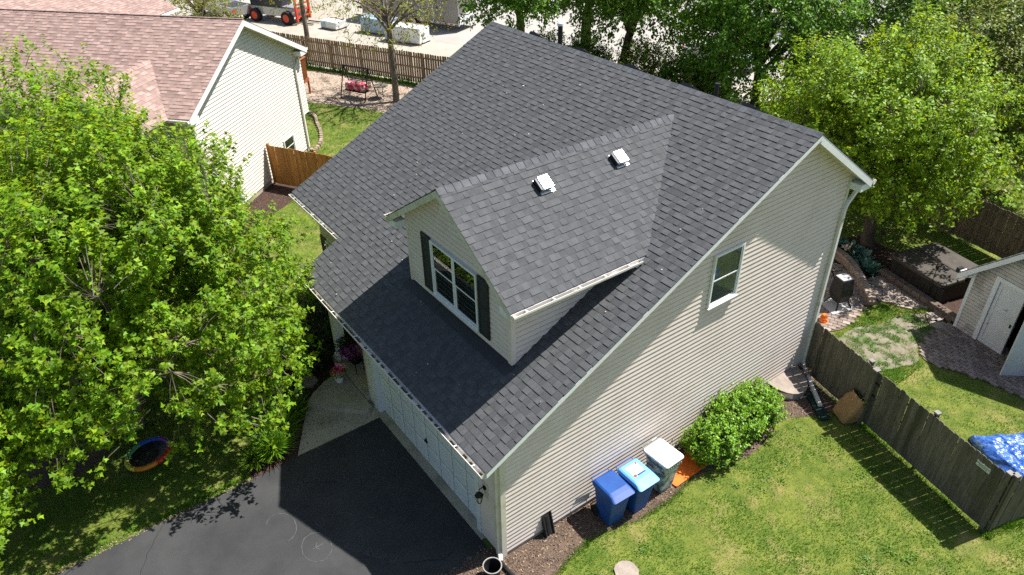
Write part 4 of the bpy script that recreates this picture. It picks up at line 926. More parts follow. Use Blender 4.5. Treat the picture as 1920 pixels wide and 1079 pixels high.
shingles(srf, (-.31, 0, SH - .3 * tt + .1), (0, -1, 0), (1, 0, tt), (-tt, 0, 1), lambda v: None if v > 2.84 else (-SD - .2, .31), E_, M_SHING, 0, 71, TONES, SWm)
for sg_ in (1, -1):
    b = MB(); xe = -.3 if sg_ > 0 else SW + .3; z0 = SH - .3 * tt + .09; z1 = SH + RI + .09
    b.poly([(xe, -.305, z0), (SW / 2, -.305, z1), (SW / 2, -.305, z1 - .2), (xe, -.305, z0 - .2), (xe, -.28, z0), (SW / 2, -.28, z1), (SW / 2, -.28, z1 - .2), (xe, -.28, z0 - .2)], [(0, 1, 2, 3), (7, 6, 5, 4), (0, 4, 5, 1), (3, 2, 6, 7), (0, 3, 7, 4), (1, 5, 6, 2)]); b.build('rake_board', M_TRIM, sh, fixn=True)
b = MB(); b.box((-.28, -.275, SH - .22), (-.02, -.02, SH - .10)); b.build('eave_return', M_TRIM, sh)
b = MB(); b.box((-.40, -.3, SH - .18), (-.305, -.1, SH - .05)); b.build('gutter_end', M_BLACK, sh)
for a, c in (((-.012, -.042, .02), (.09, -.0005, SH)), ((.67, -.045, .02), (.80, -.0005, 2.32)), ((2.66, -.045, .02), (2.79, -.0005, 2.32)), ((.80, -.045, 2.2), (2.66, -.0005, 2.32))): b = MB(); b.box(a, c); b.build('trim', M_TRIM, sh)
def shed_door(name, org, rz, w, h=2.14):
    d_ = MB(); M = Matrix.Translation(org) @ Matrix.Rotation(rz, 4, 'Z')
    d_.box((0, 0, 0), (w, .04, h), 0, M); do = d_.build(name, M_SDOOR, sh)
    for a, c in (((0, -.02, 0), (.10, -.0005, h)), ((w - .10, -.02, 0), (w, -.0005, h)), ((.10, -.02, 0), (w - .10, -.0005, .12)), ((.10, -.02, h - .12), (w - .10, -.0005, h)), ((.10, -.02, h * .52), (w - .10, -.0005, h * .52 + .09))): b = MB(); b.box(a, c, 0, M); b.build('door_rail', M_SDOOR, do)
    b = MB(); b.box((w - .09, -.05, .95), (w - .05, -.0205, 1.05), 0, M); b.build('latch', M_BLKM, do)
    z = .14
    while z < h - .15:
        b = MB(); b.poly([M @ Vector(p) for p in ((.10, -.008, z), (w - .10, -.008, z), (w - .10, -.001, z + .085), (.10, -.001, z + .085))], [(0, 1, 2, 3)]); b.build('door_slat', M_SDOOR, do); z += .088
shed_door('door', (.81, .02, .05), 0, .80); shed_door('open_door', (2.66, -.03, .05), R_(-118), .9)
b = MB(); b.box((.1, .12, .021), (SW - .1, SD - .1, .04)); b.build('floor', M_DARK, sh)
# smoker under black cover, on a mat
mt = MB(); mt.prism([(-1.72, 14.15), (-.98, 13.85), (-.72, 14.75), (-1.45, 15.05)], .062, .075); tag(mt.build('floor_mat', mat('grey_mat', (.40, .39, .37), (.46, .45, .43), 5, .9), fixn=True), 'pale grey mat under the covered smoker', 'mat')
sm = thing('covered_smoker', 'tall smoker grill under a black cover on splayed legs', 'grill', (-1.22, 14.45, .075), R_(-18))
b = MB(); b.loft([ringrect(.42, .42, .05, .22), ringrect(.56, .54, .06, .5), ringrect(.54, .50, .06, .75), ringrect(.44, .46, .05, 1.02), ringrect(.40, .42, .04, 1.06)]); b.build('cover', M_BLACK, sm)
b = MB(); b.box((-.19, -.2, 1.061), (.19, .2, 1.085)); b.cyl((0, 0), .05, 1.086, 1.10, 12); b.build('top_shelf', mat('grey_shelf', (.33, .33, .33), (.4, .4, .4), 4, .5), sm)
for sx in (-1, 1):
    for sy in (-1, 1): b = MB(); b.tube([(sx * .16, sy * .16, .30), (sx * .30, sy * .28, .01)], .028, 6); b.build('leg', M_BLACK, sm)
sf = thing('side_frame', 'thin black folding stand behind the house corner', 'stand', (-2.1, 14.7, .06)); 
for pts in (((0, 0, 0), (.05, .1, .75)), ((.05, .1, .75), (.45, .35, .9)), ((.5, .4, 0), (.2, .2, .78))): b = MB(); b.tube(pts, .02, 5); b.build('bar', M_BLKM, sf)
rg = random.Random(12); b = MB(); pr_ = []
for k in range(7):
    q_ = [(-.98 + .15 * (1 - k * .09) * math.cos(a) + rg.uniform(-.03, .03), 13.30 + .12 * (1 - k * .08) * math.sin(a) + rg.uniform(-.03, .03), .05 + k * .045) for a in [2 * math.pi * i / 12 for i in range(12)]]; pr_.append(q_)
b.loft(pr_); tag(b.build('orange_bag', M_ORANGE), 'crumpled orange bag on the patio by the house corner', 'bag')
# torches
for (x, y, h_, lab) in ((-1.95, 17.75, 1.25, 'bronze garden torch between hosta and hot tub'), (.38, 17.0, 1.30, 'bronze garden torch in front of the hot tub')):
    to = thing('garden_torch', lab, 'torch', (x, y, 0), 0, 'garden torches')
    b = MB(); b.tube([(0, 0, 0), (0, 0, h_)], .013, 6); b.build('pole', M_TORCH, to); b = MB(); b.cyl((0, 0), .045, h_, h_ + .14, 12, r2=.07); b.cyl((0, 0), .05, h_ + .14, h_ + .18, 12, r2=.02); b.build('head', M_TORCH, to)
# flat stones
for (x, y, s_, lab) in ((1.05, 16.35, .28, 'flat pale stone by the garden path'), (1.3, 16.0, .24, 'flat stone beside the shed patio corner'), (-8.42, -1.85, .20, 'small square stepping stone in the front mulch'), (-8.22, -1.12, .27, 'large tan stepping stone in the front mulch')):
    rg = random.Random(int(s_ * 1000)); b = MB(); b.prism([(x + s_ * (1 + rg.uniform(-.2, .2)) * math.cos(a), y + s_ * (1 + rg.uniform(-.2, .2)) * math.sin(a)) for a in [2 * math.pi * i / 6 for i in range(6)]], 0, .07); tag(b.build('flat_stone', M_STONE, fixn=True), lab, 'stone')
# blue tarp over a pile
b = MB(); nx_, ny_ = 44, 40; T0 = Vector((4.36, 11.85, 0)); U_ = Vector((1.75, -1.05, 0)); V_ = Vector((.75, 1.2, 0)); vs = []
for j in range(ny_):
    for i in range(nx_):
        u, v = i / (nx_ - 1), j / (ny_ - 1); p = T0 + U_ * u + V_ * v
        edge = min(u, 1 - u, v, 1 - v); hgt = .42 * min(1, edge * 6) ** .7 * (.75 + .35 * noise.noise(Vector((u * 2.2, v * 2.2, 1)))) + .045 * noise.noise(Vector((u * 9, v * 9, 3))) + .05 * abs(noise.noise(Vector((u * 16, v * 12, 6))))
        vs.append((p.x + .10 * noise.noise(Vector((u * 5, v * 5, 8))), p.y + .10 * noise.noise(Vector((u * 5, v * 5, 12))), max(.02, hgt + .02)))
b.poly(vs, [(j * nx_ + i, j * nx_ + i + 1, (j + 1) * nx_ + i + 1, (j + 1) * nx_ + i) for j in range(ny_ - 1) for i in range(nx_ - 1)]); tag(b.build('tarp', M_TARP, smooth=False), 'crumpled blue tarp over a pile behind the fence', 'tarp')

# ================================================================ FRONT YARD
ch = MB(); rg = random.Random(6)
def ribbon(pts, w=.008):
    for i in range(len(pts) - 1):
        a, c = Vector((*pts[i], 0)), Vector((*pts[i + 1], 0)); 
        if (c - a).length < 1e-4: continue
        s_ = (c - a).normalized().cross(Vector((0, 0, 1))) * w; z = Vector((0, 0, .0165)); ch.poly([a - s_ + z, a + s_ + z, c + s_ + z, c - s_ + z], [(0, 1, 2, 3)])
def oval(cx, cy, rx, ry, a0=0, a1=360, an=0):
    ribbon([(cx + rx * math.cos(R_(a)) * math.cos(an) - ry * math.sin(R_(a)) * math.sin(an) + rg.uniform(-.01, .01), cy + rx * math.cos(R_(a)) * math.sin(an) + ry * math.sin(R_(a)) * math.cos(an) + rg.uniform(-.01, .01)) for a in range(a0, a1 + 1, 12)], .006)
oval(-2.75, -3.25, .42, .32); oval(-3.75, -3.7, .45, .33, 0, 230); oval(-3.05, -2.35, .2, .14, -60, 180); oval(-2.95, -1.75, .26, .2, -70, 120); oval(-2.4, -1.4, .25, .2, -60, 60); oval(-3.35, -2.9, .14, .1)
ribbon([(-2.85, -3.2), (-2.75, -3.28), (-2.65, -3.22)]); ribbon([(-2.75, -3.1), (-2.74, -3.35)])
for k in range(22):
    x, y = -2.35 + k * .05, -2.75 + k * .036; ribbon([(x + rg.uniform(-.02, .02), y - .02), (x - .08 + rg.uniform(-.02, .02), y + .14 + rg.uniform(-.03, .05))], .005)
ribbon([(-2.4, -2.78), (-1.3, -2.0)], .005)
tag(stuff(ch.build('chalk_drawing', M_CHALK)), 'faint chalk scribbles and circles on the asphalt driveway', 'chalk drawing')
cr = MB(); 
def crack(pts, w):
    global ch
    sv = ch; ch = cr; rg2 = random.Random(3); P_ = []
    for i in range(len(pts) - 1):
        for k in range(7): f_ = k / 7; P_.append((pts[i][0] + (pts[i + 1][0] - pts[i][0]) * f_ + rg2.uniform(-.025, .025), pts[i][1] + (pts[i + 1][1] - pts[i][1]) * f_ + rg2.uniform(-.025, .025)))
    ribbon(P_, w); ch = sv
crack([(-5.5, -5.9), (-4.9, -6.4), (-4.0, -6.9), (-3.2, -7.6)], .005); crack([(-1.2, -1.9), (-1.0, -1.5), (-.75, -1.1), (-.8, -.8)], .006); crack([(-5.4, -2.9), (-4.7, -2.7), (-4.2, -2.0)], .004)
c_o = cr.build('crack', mat('crack_filler', (.012, .012, .013), None, rough=.7), bpy.data.objects['driveway'])
# porch bench planter and flower pot
def flowers(parent, c, r, h, n, m, seed, name='flowers'):
    rng = np.random.default_rng(seed); a = rng.uniform(0, 6.28, n); rr = r * np.sqrt(rng.uniform(0, 1, n)); p = np.stack([c[0] + rr * np.cos(a), c[1] + rr * np.sin(a), c[2] + h * (1 - (rr / r) ** 2 * .6) * rng.uniform(.5, 1.05, n)], 1)
    o = scatter_mesh(name, p, rng.normal(size=(n, 3)) + [0, 0, .3], rng.normal(size=(n, 3)) + [0, 0, 1], rng.uniform(.04, .075, n), leaf_tones(rng, n, .3, .5, 1.5), T_OVAL, m, parent); return stuff(o)
pt = thing('flower_pot', 'white pot of pink and red flowers on the curved step', 'flower pot', (-7.55, -.42, .17))
b = MB(); b.cyl((0, 0), .10, 0, .2, 16, r2=.155); b.cyl((0, 0), .17, .2, .225, 16); b.build('pot', M_WHITEP, pt)
flowers(pt, (0, 0, .2), .24, .26, 260, M_LEAFB, 1, 'foliage'); flowers(pt, (.03, 0, .34), .19, .17, 130, M_PINK, 2)
wp = np.array([[-.1, .05, .52], [.06, .1, .55], [-.03, .14, .5]]); 
rngp = np.random.default_rng(3); n = 60; pp = wp[rngp.integers(0, 3, n)] + rngp.normal(size=(n, 3)) * .035; stuff(scatter_mesh('pale_blooms', pp, rngp.normal(size=(n, 3)), rngp.normal(size=(n, 3)) + [0, 0, 1], rngp.uniform(.04, .06, n), np.tile([1.4, 6, 3.4], (n, 1)), T_OVAL, M_PINK, pt))
ps = thing('plant_stand', 'black wire porch bench full of purple flowers', 'planter', (-7.75, .12, .31), R_(6))
for sx in (-.42, .42):
    for sy in (-.12, .12): b = MB(); b.tube([(sx, sy, 0), (sx * .95, sy, .42)], .012, 5); b.build('leg', M_BLKM, ps)
b = MB(); b.box((-.45, -.16, .40), (.45, .16, .43)); b.build('shelf', M_BLKM, ps); b = MB(); b.tube([(.45, -.15, .43), (.52, -.15, .6), (.52, .15, .6), (.45, .15, .43)], .012, 5); b.build('arm', M_BLKM, ps)
b = MB(); b.loft([ringrect(.74, .24, .04, .431), ringrect(.84, .3, .04, .60)]); b.build('trough', M_BLACK, ps)
flowers(ps, (-.2, 0, .55), .38, .34, 420, M_YEW, 5, 'foliage'); flowers(ps, (.15, -.05, .56), .36, .28, 360, M_PURP, 6); flowers(ps, (.1, -.1, .5), .36, .2, 60, M_LEAFY, 7, 'yellow_blooms')
# leaning white garden stake
b = MB(); b.poly([(-6.95, -2.72, .30), (-6.90, -2.66, .34), (-6.55, -2.62, .74), (-6.36, -2.60, .98), (-6.52, -2.68, .70), (-6.94, -2.70, .27), (-6.52, -2.69, .68)], [(0, 1, 2, 3, 4), (5, 6, 3, 2, 1), (0, 4, 6, 5)]); tag(b.build('garden_ornament', mat('pale_feather', (.62, .50, .45), (.7, .6, .55), 6, .7)), 'pale feather shaped stake among the ornamental grasses', 'ornament')
# saucer swing
sw = thing('saucer_swing', 'rainbow rimmed black saucer swing under the maple', 'swing', (-7.62, -5.62, .42)); sw.rotation_euler = (R_(6), R_(-5), 0)
cols = [(.02, .09, .5), (.10, .35, .16), (.55, .50, .05), (.60, .20, .02), (.45, .03, .02), (.16, .03, .30)]
for k in range(6):
    a0 = 2.3 + k * math.pi / 3; b = MB(); b.tube([(.52 * math.cos(a0 + j * math.pi / 3 / 8), .52 * math.sin(a0 + j * math.pi / 3 / 8), 0) for j in range(9)], .062, 8)
    b.build('rim_segment', mat('swing_cover_%d' % k, cols[k], None, rough=.5), sw, smooth=True)
b = MB(); b.loft([[(.47 * math.cos(a), .47 * math.sin(a), 0) for a in [2 * math.pi * i / 24 for i in range(24)]], [(.25 * math.cos(a), .25 * math.sin(a), -.07) for a in [2 * math.pi * i / 24 for i in range(24)]]], cap=False); b.poly([(.25 * math.cos(a), .25 * math.sin(a), -.07) for a in [2 * math.pi * i / 24 for i in range(24)]], [tuple(range(24))]); b.build('seat', M_BLACK, sw)
for a0 in (.6, 2.2, 3.75, 5.3): b = MB(); b.tube([(.52 * math.cos(a0), .52 * math.sin(a0), .05), (.1 * math.cos(a0), .1 * math.sin(a0), 2.6)], .010, 4); b.build('rope', M_BLKM, sw)

# ================================================================ VEHICLES AND STORAGE IN THE LOT
def wheel(parent, x, y, z, r, w, rim=M_STEEL, axis='y'):
    b = MB(); b.cyl((0, 0), r, -w / 2, w / 2, 20); b.v = [(x + a, y + c, z + bb) if axis == 'y' else (x + c, y + a, z + bb) for a, bb, c in b.v]; o = b.build('wheel', M_RUBBER, parent, fixn=True)
    b = MB(); b.cyl((0, 0), r * .58, -w / 2 - .012, w / 2 + .012, 16); b.v = [(x + a, y + c, z + bb) if axis == 'y' else (x + c, y + a, z + bb) for a, bb, c in b.v]; b.build('rim', rim, o, fixn=True)
tr = thing('cargo_trailer', 'grey enclosed cargo trailer with striped lower edge', 'trailer', (-38.3, 23.5, 0), math.atan2(19.66 - 23.43, -46.98 + 38.27))
b = MB(); b.box((0, -2.3, .55), (9.2, 0, 3.2)); bd = b.build('body', M_TRAIL, tr)
b = MB(); b.box((-.012, -2.28, .55), (-.001, -.02, 1.25)); b.build('lower_panel', M_TRIM, tr)
for x in (0.02, 2.3, 4.6, 6.9, 9.1):
    for yy in (.002,): b = MB(); b.box((x, yy, .5), (x + .07, yy + .02, 3.2)); b.build('panel_strip', M_TRIM, bd)
b = MB(); b.box((0, .001, .46), (9.2, .03, .60)); rl = b.build('skirt', M_TRIM, tr)
for k in range(12): b = MB(); b.box((.1 + k * .5, .031, .48), (.35 + k * .5, .036, .57)); b.build('reflector_stripe', M_RED, rl)
for x in (4.2, 5.1):
    wheel(tr, x, -.02, .38, .38, .22); wheel(tr, x, -2.28, .38, .38, .22)
b = MB(); b.box((9.2, -1.3, .5), (10.6, -1.0, .62)); b.build('tongue', M_BLKM, tr)
for i, (p, a_, w, d_, h_, m1, lab) in enumerate((((-37.7, 20.6), R_(205), 3.0, 1.3, 1.1, M_WRAP, 'long pallet stack in pale wrap nearest the house roof'), ((-41.2, 20.0), R_(203), 2.6, 1.2, 1.1, M_WRAPB, 'pallet stack in blue wrap beside the cargo trailer'), ((-45.0, 17.6), R_(200), 1.6, 1.1, .6, M_WRAP, 'low pale wrapped bundle beside the telehandler'))):
    o = thing('pallet_stack', lab, 'pallet', (*p, 0), a_, 'wrapped pallets in the lot'); rg = random.Random(i)
    for k in range(3): b = MB(); b.box((0, k * d_ * .44, .001), (w, k * d_ * .44 + .12, .12)); b.build('pallet_board', M_FENB, o)
    b = MB(); rows = []
    for z in (.121, .3, h_ * .6, h_ * .9, h_): rows.append([(x + w / 2 + rg.uniform(-.03, .03), y + d_ / 2 + rg.uniform(-.03, .03), z + (rg.uniform(-.03, .03) if z > .2 else 0)) for x, y, _z in ringrect(w, d_, .06, z, 0, 0, 2)])
    b.loft(rows); b.build('bundle', m1, o)
    b = MB(); b.box((.05, .1, h_ + .03), (w - .05, .18, h_ + .06)); b.build('strap', mat('rust_strap', (.30, .17, .09), None), o)
    b = MB(); b.loft([ringrect(.5, d_ + .08, .06, .13, w - .25, d_ / 2), ringrect(.5, d_ + .08, .06, h_ * .92, w - .25, d_ / 2)]); b.build('wrap_end', M_WRAPB, o)
# compact crane lift
cl = thing('telehandler', 'grey and red telehandler parked beyond the fence', 'telehandler', (-50.6, 14.6, 0), R_(28))
b = MB(); b.box((-2.2, -.85, .55), (2.0, .85, 1.15)); b.build('chassis', M_SILVER, cl); b = MB(); b.box((-2.1, -.8, 1.151), (.6, .8, 1.7)); b.build('engine_cover', M_NAVY, cl)
b = MB(); b.box((-1.0, .1, 1.701), (.3, .8, 2.5)); b.build('cab', M_NAVY, cl)
b = MB(); b.box((-2.4, -.5, 1.75), (2.2, -.1, 2.15)); b.build('boom', M_RED, cl); b = MB(); b.box((-1.8, -.45, 2.151), (1.2, -.15, 2.4)); b.build('boom_extension', M_ORANGE, cl)
for x in (-1.6, 1.55):
    for y in (-.95, .95): wheel(cl, x, y, .5, .5, .38, M_RED)
for y in (-.75, .75): b = MB(); b.box((2.25, y - .08, .25), (2.4, y + .08, 1.9)); b.build('mast', M_RED, cl)
for z in (.5, .95, 1.4, 1.8): b = MB(); b.box((2.26, -.67, z), (2.36, .67, z + .1)); b.build('carriage_bar', M_RED, cl)
for y in (-.4, .4): b = MB(); b.box((2.41, y - .06, .08), (3.5, y + .06, .14)); b.build('fork', M_BLKM, cl)
def car(name, label, loc, rz, body, pickup=False):
    o = thing(name, label, 'car' if not pickup else 'truck', loc, rz)
    prof = [(-2.3, .45), (-2.32, .95), (-1.75, 1.0), (-1.2, 1.48), (.5, 1.5), (1.1, 1.02), (2.2, .88), (2.3, .45)] if not pickup else [(-2.8, .55), (-2.82, 1.2), (-.75, 1.2), (-.7, 1.85), (.7, 1.9), (1.25, 1.28), (2.6, 1.15), (2.7, .55)]
    b = MB(); w = .9; b.loft([[(x, y * s_, z) for x, z in prof] for y, s_ in ((-w, 1), (w, 1))]); b.build('body', body, o, fixn=True)
    gl = [(-1.15, 1.03), (-.98, 1.42), (.45, 1.44), (.9, 1.04)] if not pickup else [(-.62, 1.28), (-.6, 1.78), (.62, 1.82), (1.08, 1.32)]
    for sg_ in (-1, 1): b = MB(); b.poly([(x, sg_ * (w + .006), z) for x, z in gl], [(0, 1, 2, 3)]); b.build('side_window', M_NAVY, o)
    r = .34 if not pickup else .42
    for x in ((-1.45, 1.45) if not pickup else (-1.8, 1.75)):
        for y in (-.86, .86): wheel(o, x, y, r, r, .22)
    xr = prof[0][0] - .02
    for y in (-.72, .72): b = MB(); b.box((xr - .01, y - .12, .75), (xr + .03, y + .12, 1.05)); b.build('tail_light', M_RED, o)
    if pickup: b = MB(); b.box((-2.7, -.8, 1.201), (-.8, .8, 1.206)); b.build('bed', M_NAVY, o)
    return o
car('pickup_truck', 'silver pickup truck parked beyond the cream house roof', (-54.6, 11.4, 0), R_(195), M_SILVER, True)
car('parked_car', 'silver car half hidden behind the leafy trees', (-21.0, 31.8, 0), R_(15), M_SILVER)
car('parked_car', 'dark car on the pale road behind the trees', (-27.5, 40.5, 0), R_(20), M_NAVY)
car('parked_truck', 'dark work truck parked behind the telehandler', (-58.5, 20.5, 0), R_(200), M_NAVY, True)
# garden swing bench and table by the lot fence
gb = thing('swing_bench', 'iron swing bench piled with red cushions in plastic', 'bench', (-30.0, 11.2, 0), R_(27))
for sx in (-.85, .85):
    b = MB(); b.tube([(sx, -.55, 0), (sx, .05, 1.75)], .035, 6); b.build('leg', M_BLKM, gb); b = MB(); b.tube([(sx, .65, 0), (sx, .05, 1.75)], .035, 6); b.build('leg', M_BLKM, gb)
b = MB(); b.tube([(-.95, .05, 1.78), (.95, .05, 1.78)], .035, 6); b.build('top_bar', M_BLKM, gb)
for k in range(7): b = MB(); b.box((-.75, -.35 + k * .09, .45), (.75, -.29 + k * .09, .47)); b.build('seat_slat', M_BLKM, gb)
for k in range(6): b = MB(); b.box((-.75, .32, .55 + k * .08), (.75, .34, .60 + k * .08)); b.build('back_slat', M_BLKM, gb)
for i, (x, w) in enumerate(((-.38, .6), (.3, .75))):
    b = MB(); rg = random.Random(i); rows = []
    for k in range(6):
        s_ = math.sin(math.pi * (k + .7) / 6.6); rows.append([(x + px * (.8 + .2 * s_) + rg.uniform(-.03, .03), py * (.6 + .4 * s_) + rg.uniform(-.03, .03), .47 + k * .085) for px, py, _ in ringrect(w, .55, .1, 0, 0, -.03)])
    b.loft(rows); c_ = tag(b.build('cushion', M_CUSH), ('red cushion heap in clear plastic, left end of swing bench' if 0 else ('small bright red cushion in plastic on swing bench' if i == 0 else 'large dull red cushion in plastic on swing bench')), 'cushion'); c_.matrix_world = gb.matrix_basis
tb = thing('bistro_table', 'round iron garden table beside the swing bench', 'table', (-29.15, 12.25, 0))
b = MB(); b.cyl((0, 0), .42, .70, .73, 20); b.build('table_top', M_FENG, tb)
for k in range(3): b = MB(); a0 = k * 2.1; b.tube([(.3 * math.cos(a0), .3 * math.sin(a0), 0), (.12 * math.cos(a0), .12 * math.sin(a0), .4), (.28 * math.cos(a0), .28 * math.sin(a0), .70)], .018, 5); b.build('leg', M_BLKM, tb)
# stone edging by the neighbour's back corner
eg = thing('stone_edging', 'curved pinkish stone edging by the cream house corner', 'edging', (0, 0, 0)); crv = smooth_loop([(-24.4, 5.9), (-24.9, 6.6), (-26.2, 7.2), (-27.6, 7.6), (-28.6, 7.9), (-29.4, 7.7)], 5)[:26]; rg = random.Random(9)
for i in range(0, 25):
    b = MB(); b.tone = rg.uniform(1.1, 1.6); M = Matrix.Translation((*crv[i], 0)) @ Matrix.Rotation(math.atan2(crv[i + 1][1] - crv[i][1], crv[i + 1][0] - crv[i][0]), 4, 'Z'); b.bevbox((0, -.08, 0), (.22, .08, .16), .02, 0, M); b.build('edging_stone', M_ROCK, eg)

# ================================================================ VEGETATION
def tree(name, label, base, c, R, n_limb, n_shoot, lps, lsize, tmpl, m, bark, seed, trunk_r=.16, gap=-.15, lumps=.22, shell=(.35, 1.0), up=.5, droop=.35, yel=.25, shoot_len=.45, group=None, lo=.55, hi=1.35, fork=.35, flat_bottom=-1.0, cat='tree', twig=True, lean=(0, 0), egg=0.0):
    rng = np.random.default_rng(seed); base = Vector(base); c = Vector(c) - base; o = thing(name, label, cat, base, 0, group)
    # shoot points
    off = Vector((seed * 3.1, seed * 1.7, seed * .9)); P = []; tries = 0
    while len(P) < n_shoot and tries < n_shoot * 30:
        tries += 1
        d = rng.normal(size=3); d /= np.linalg.norm(d)
        if d[2] < flat_bottom: continue
        r = rng.uniform(shell[0] ** 2.2, shell[1] ** 2.2) ** (1 / 2.2)
        lump = 1 + lumps * noise.noise(Vector(d) * 2.3 + off) + lumps * .6 * noise.noise(Vector(d) * 5.5 + off)
        eg_ = 1 - egg * d[2]; p = Vector((d[0] * R[0] * eg_, d[1] * R[1] * eg_, d[2] * R[2])) * r * lump
        if noise.noise(p * .75 + off) < gap: continue
        P.append((p + c, Vector(d)))
    # wood
    b = MB(); top = c + Vector((0, 0, -R[2] * .25)); fz = max(.6, c.z - R[2] * .75); fork_p = Vector((c.x * .35 + lean[0], c.y * .35 + lean[1], fz))
    b.tube([Vector((0, 0, -.1)), Vector((0, 0, .15)), fork_p * .5 + Vector((.03, .02, 0)), fork_p, (fork_p + top) / 2 + Vector(rng.normal(size=3)) * .1, top + Vector((0, 0, R[2] * .45))], [trunk_r * 1.5, trunk_r * 1.15, trunk_r, trunk_r * .9, trunk_r * .6, trunk_r * .15], 10)
    b.build('trunk', bark, o, smooth=True)
    limbs = []; lb = MB()
    for i in range(n_limb):
        a = 2 * math.pi * (i + rng.uniform(-.3, .3)) / n_limb; el = rng.uniform(-.25, .9)
        tip = c + Vector((math.cos(a) * math.cos(el) * R[0], math.sin(a) * math.cos(el) * R[1], math.sin(el) * R[2])) * .82
        st = fork_p.lerp(top, rng.uniform(0, .9)); mid = st.lerp(tip, .5) + Vector((0, 0, .18 * (tip - st).length)) + Vector(rng.normal(size=3)) * .15
        pts = []
        for k in range(7):
            f_ = k / 6; pts.append(st * (1 - f_) ** 2 + mid * 2 * f_ * (1 - f_) + tip * f_ * f_)
        r0 = trunk_r * rng.uniform(.32, .5); lb.tube(pts, [r0 * (1 - .85 * k / 6) for k in range(7)], 6); limbs += pts[1:]
    LP = np.array([tuple(p) for p in limbs])
    if twig:
        for p, d in P[::(2 if n_shoot > 900 else 1)]:
            i = int(np.argmin(((LP - np.array(p)) ** 2).sum(1))); q = Vector(LP[i])
            if (p - q).length > .9: q = p + (q - p).normalized() * .55 + Vector((0, 0, -.08))
            mid = (p + q) / 2 + Vector((0, 0, .08 * (p - q).length)); lb.tube([q, mid, p], [.011, .008, .004], 3, cap=False)
    lb.build('branches', bark, o)
    # leaves
    n = len(P) * lps; PP = np.array([tuple(p) for p, d in P]); DD = np.array([tuple(d) for p, d in P])
    sd = DD * .7 + rng.normal(size=DD.shape) * .45; sd[:, 2] += up; sd /= np.linalg.norm(sd, axis=1, keepdims=True)
    idx = np.repeat(np.arange(len(P)), lps); tpos = np.tile(np.linspace(0, 1, lps), len(P))
    pos = PP[idx] + sd[idx] * (tpos[:, None] * shoot_len - shoot_len * .4) + rng.normal(size=(n, 3)) * lsize * .35
    ld = rng.normal(size=(n, 3)); ld -= sd[idx] * (ld * sd[idx]).sum(1, keepdims=True) * .8; ld /= np.linalg.norm(ld, axis=1, keepdims=True); ld += sd[idx] * .35; ld[:, 2] -= droop
    nr_ = rng.normal(size=(n, 3)) * .45 + DD[idx] * .4; nr_[:, 2] += 1.0
    tn = leaf_tones(rng, n, yel, lo, hi); sh_t = rng.uniform(.8, 1.2, len(P))[idx][:, None]; tn = tn * sh_t
    tn[tpos > .8] *= np.array([1.14, 1.08, .9])      # young tip leaves are yellower
    cr_ = scatter_mesh('crown', pos, ld, nr_, lsize * rng.uniform(.7, 1.2, n), tn, tmpl, m, o); stuff(cr_)
    return o
tree('maple_tree', 'large bright green maple in the front lawn over the swing', (-9.35, -5.6, 0), (-9.15, -4.8, 4.55), (4.2, 4.1, 3.95), 30, 5700, 20, .112, T_MAPLE, M_LEAF, M_BARK, 1, .17, gap=-.34, up=.8, shoot_len=.55, lumps=.30, yel=.35, egg=.27, lo=.5, hi=1.3, flat_bottom=-.8)
tree('maple_tree', 'bright green maple behind the front lawn maple, by the cream house', (-15.5, -5.2, 0), (-15.2, -4.9, 4.6), (3.4, 3.2, 4.2), 14, 2300, 18, .115, T_MAPLE, M_LEAF, M_BARK, 2, .14, gap=-.22, up=.8, shoot_len=.6, lumps=.28, yel=.28)
tree('maple_tree', 'bright green maple at the street end of the driveway', (-7.5, -10.3, 0), (-7.2, -9.9, 3.1), (2.6, 2.6, 2.3), 14, 1700, 18, .108, T_MAPLE, M_LEAF, M_BARK, 3, .14, gap=-.2, up=.7, shoot_len=.55, lumps=.25, yel=.3)
tree('pear_tree', 'yellow green ornamental tree beside the hot tub', (-2.74, 18.5, 0), (-3.7, 19.2, 4.4), (3.95, 3.7, 3.15), 16, 4000, 18, .13, T_RHOMB, M_LEAFP, M_BARKD, 4, .21, gap=-.3, yel=.28, up=.5, shoot_len=.5, lumps=.42, flat_bottom=-.85)
tree('shade_tree', 'olive green tree beyond the dark yard fence', (-3.0, 26.6, 0), (-3.2, 26.3, 4.5), (3.7, 3.3, 3.5), 16, 2600, 17, .14, T_RHOMB, M_LEAFO, M_BARKD, 5, .22, gap=-.2, yel=.4, lumps=.3, shoot_len=.5)
tree('lot_tree', 'dark green tree with bare low branch behind the roof ridge', (-22.6, 24.6, 0), (-21.5, 25.2, 6.2), (4.8, 4.2, 4.6), 14, 2300, 16, .18, T_RHOMB, M_LEAFD, M_BARKD, 6, .26, gap=-.18, lumps=.35, up=.1, droop=.7, shoot_len=.6, flat_bottom=-.8)
tree('lot_tree', 'dark green tree with thick trunk near the vent pipe', (-26.3, 25.0, 0), (-26.6, 25.8, 6.6), (4.0, 3.8, 4.4), 12, 1700, 16, .18, T_RHOMB, M_LEAFD, M_BARKD, 7, .32, gap=-.12, lumps=.35, up=.1, droop=.7, shoot_len=.6, flat_bottom=-.8)
tree('lot_tree', 'dense mid green tree between the parked car and pear tree', (-13.8, 25.8, 0), (-14.2, 26.4, 5.2), (4.4, 4.2, 4.6), 14, 2600, 16, .18, T_RHOMB, M_LEAFD, M_BARKD, 8, .24, gap=-.25, lumps=.3, up=.2, droop=.6, shoot_len=.6, hi=1.7, flat_bottom=-.85)
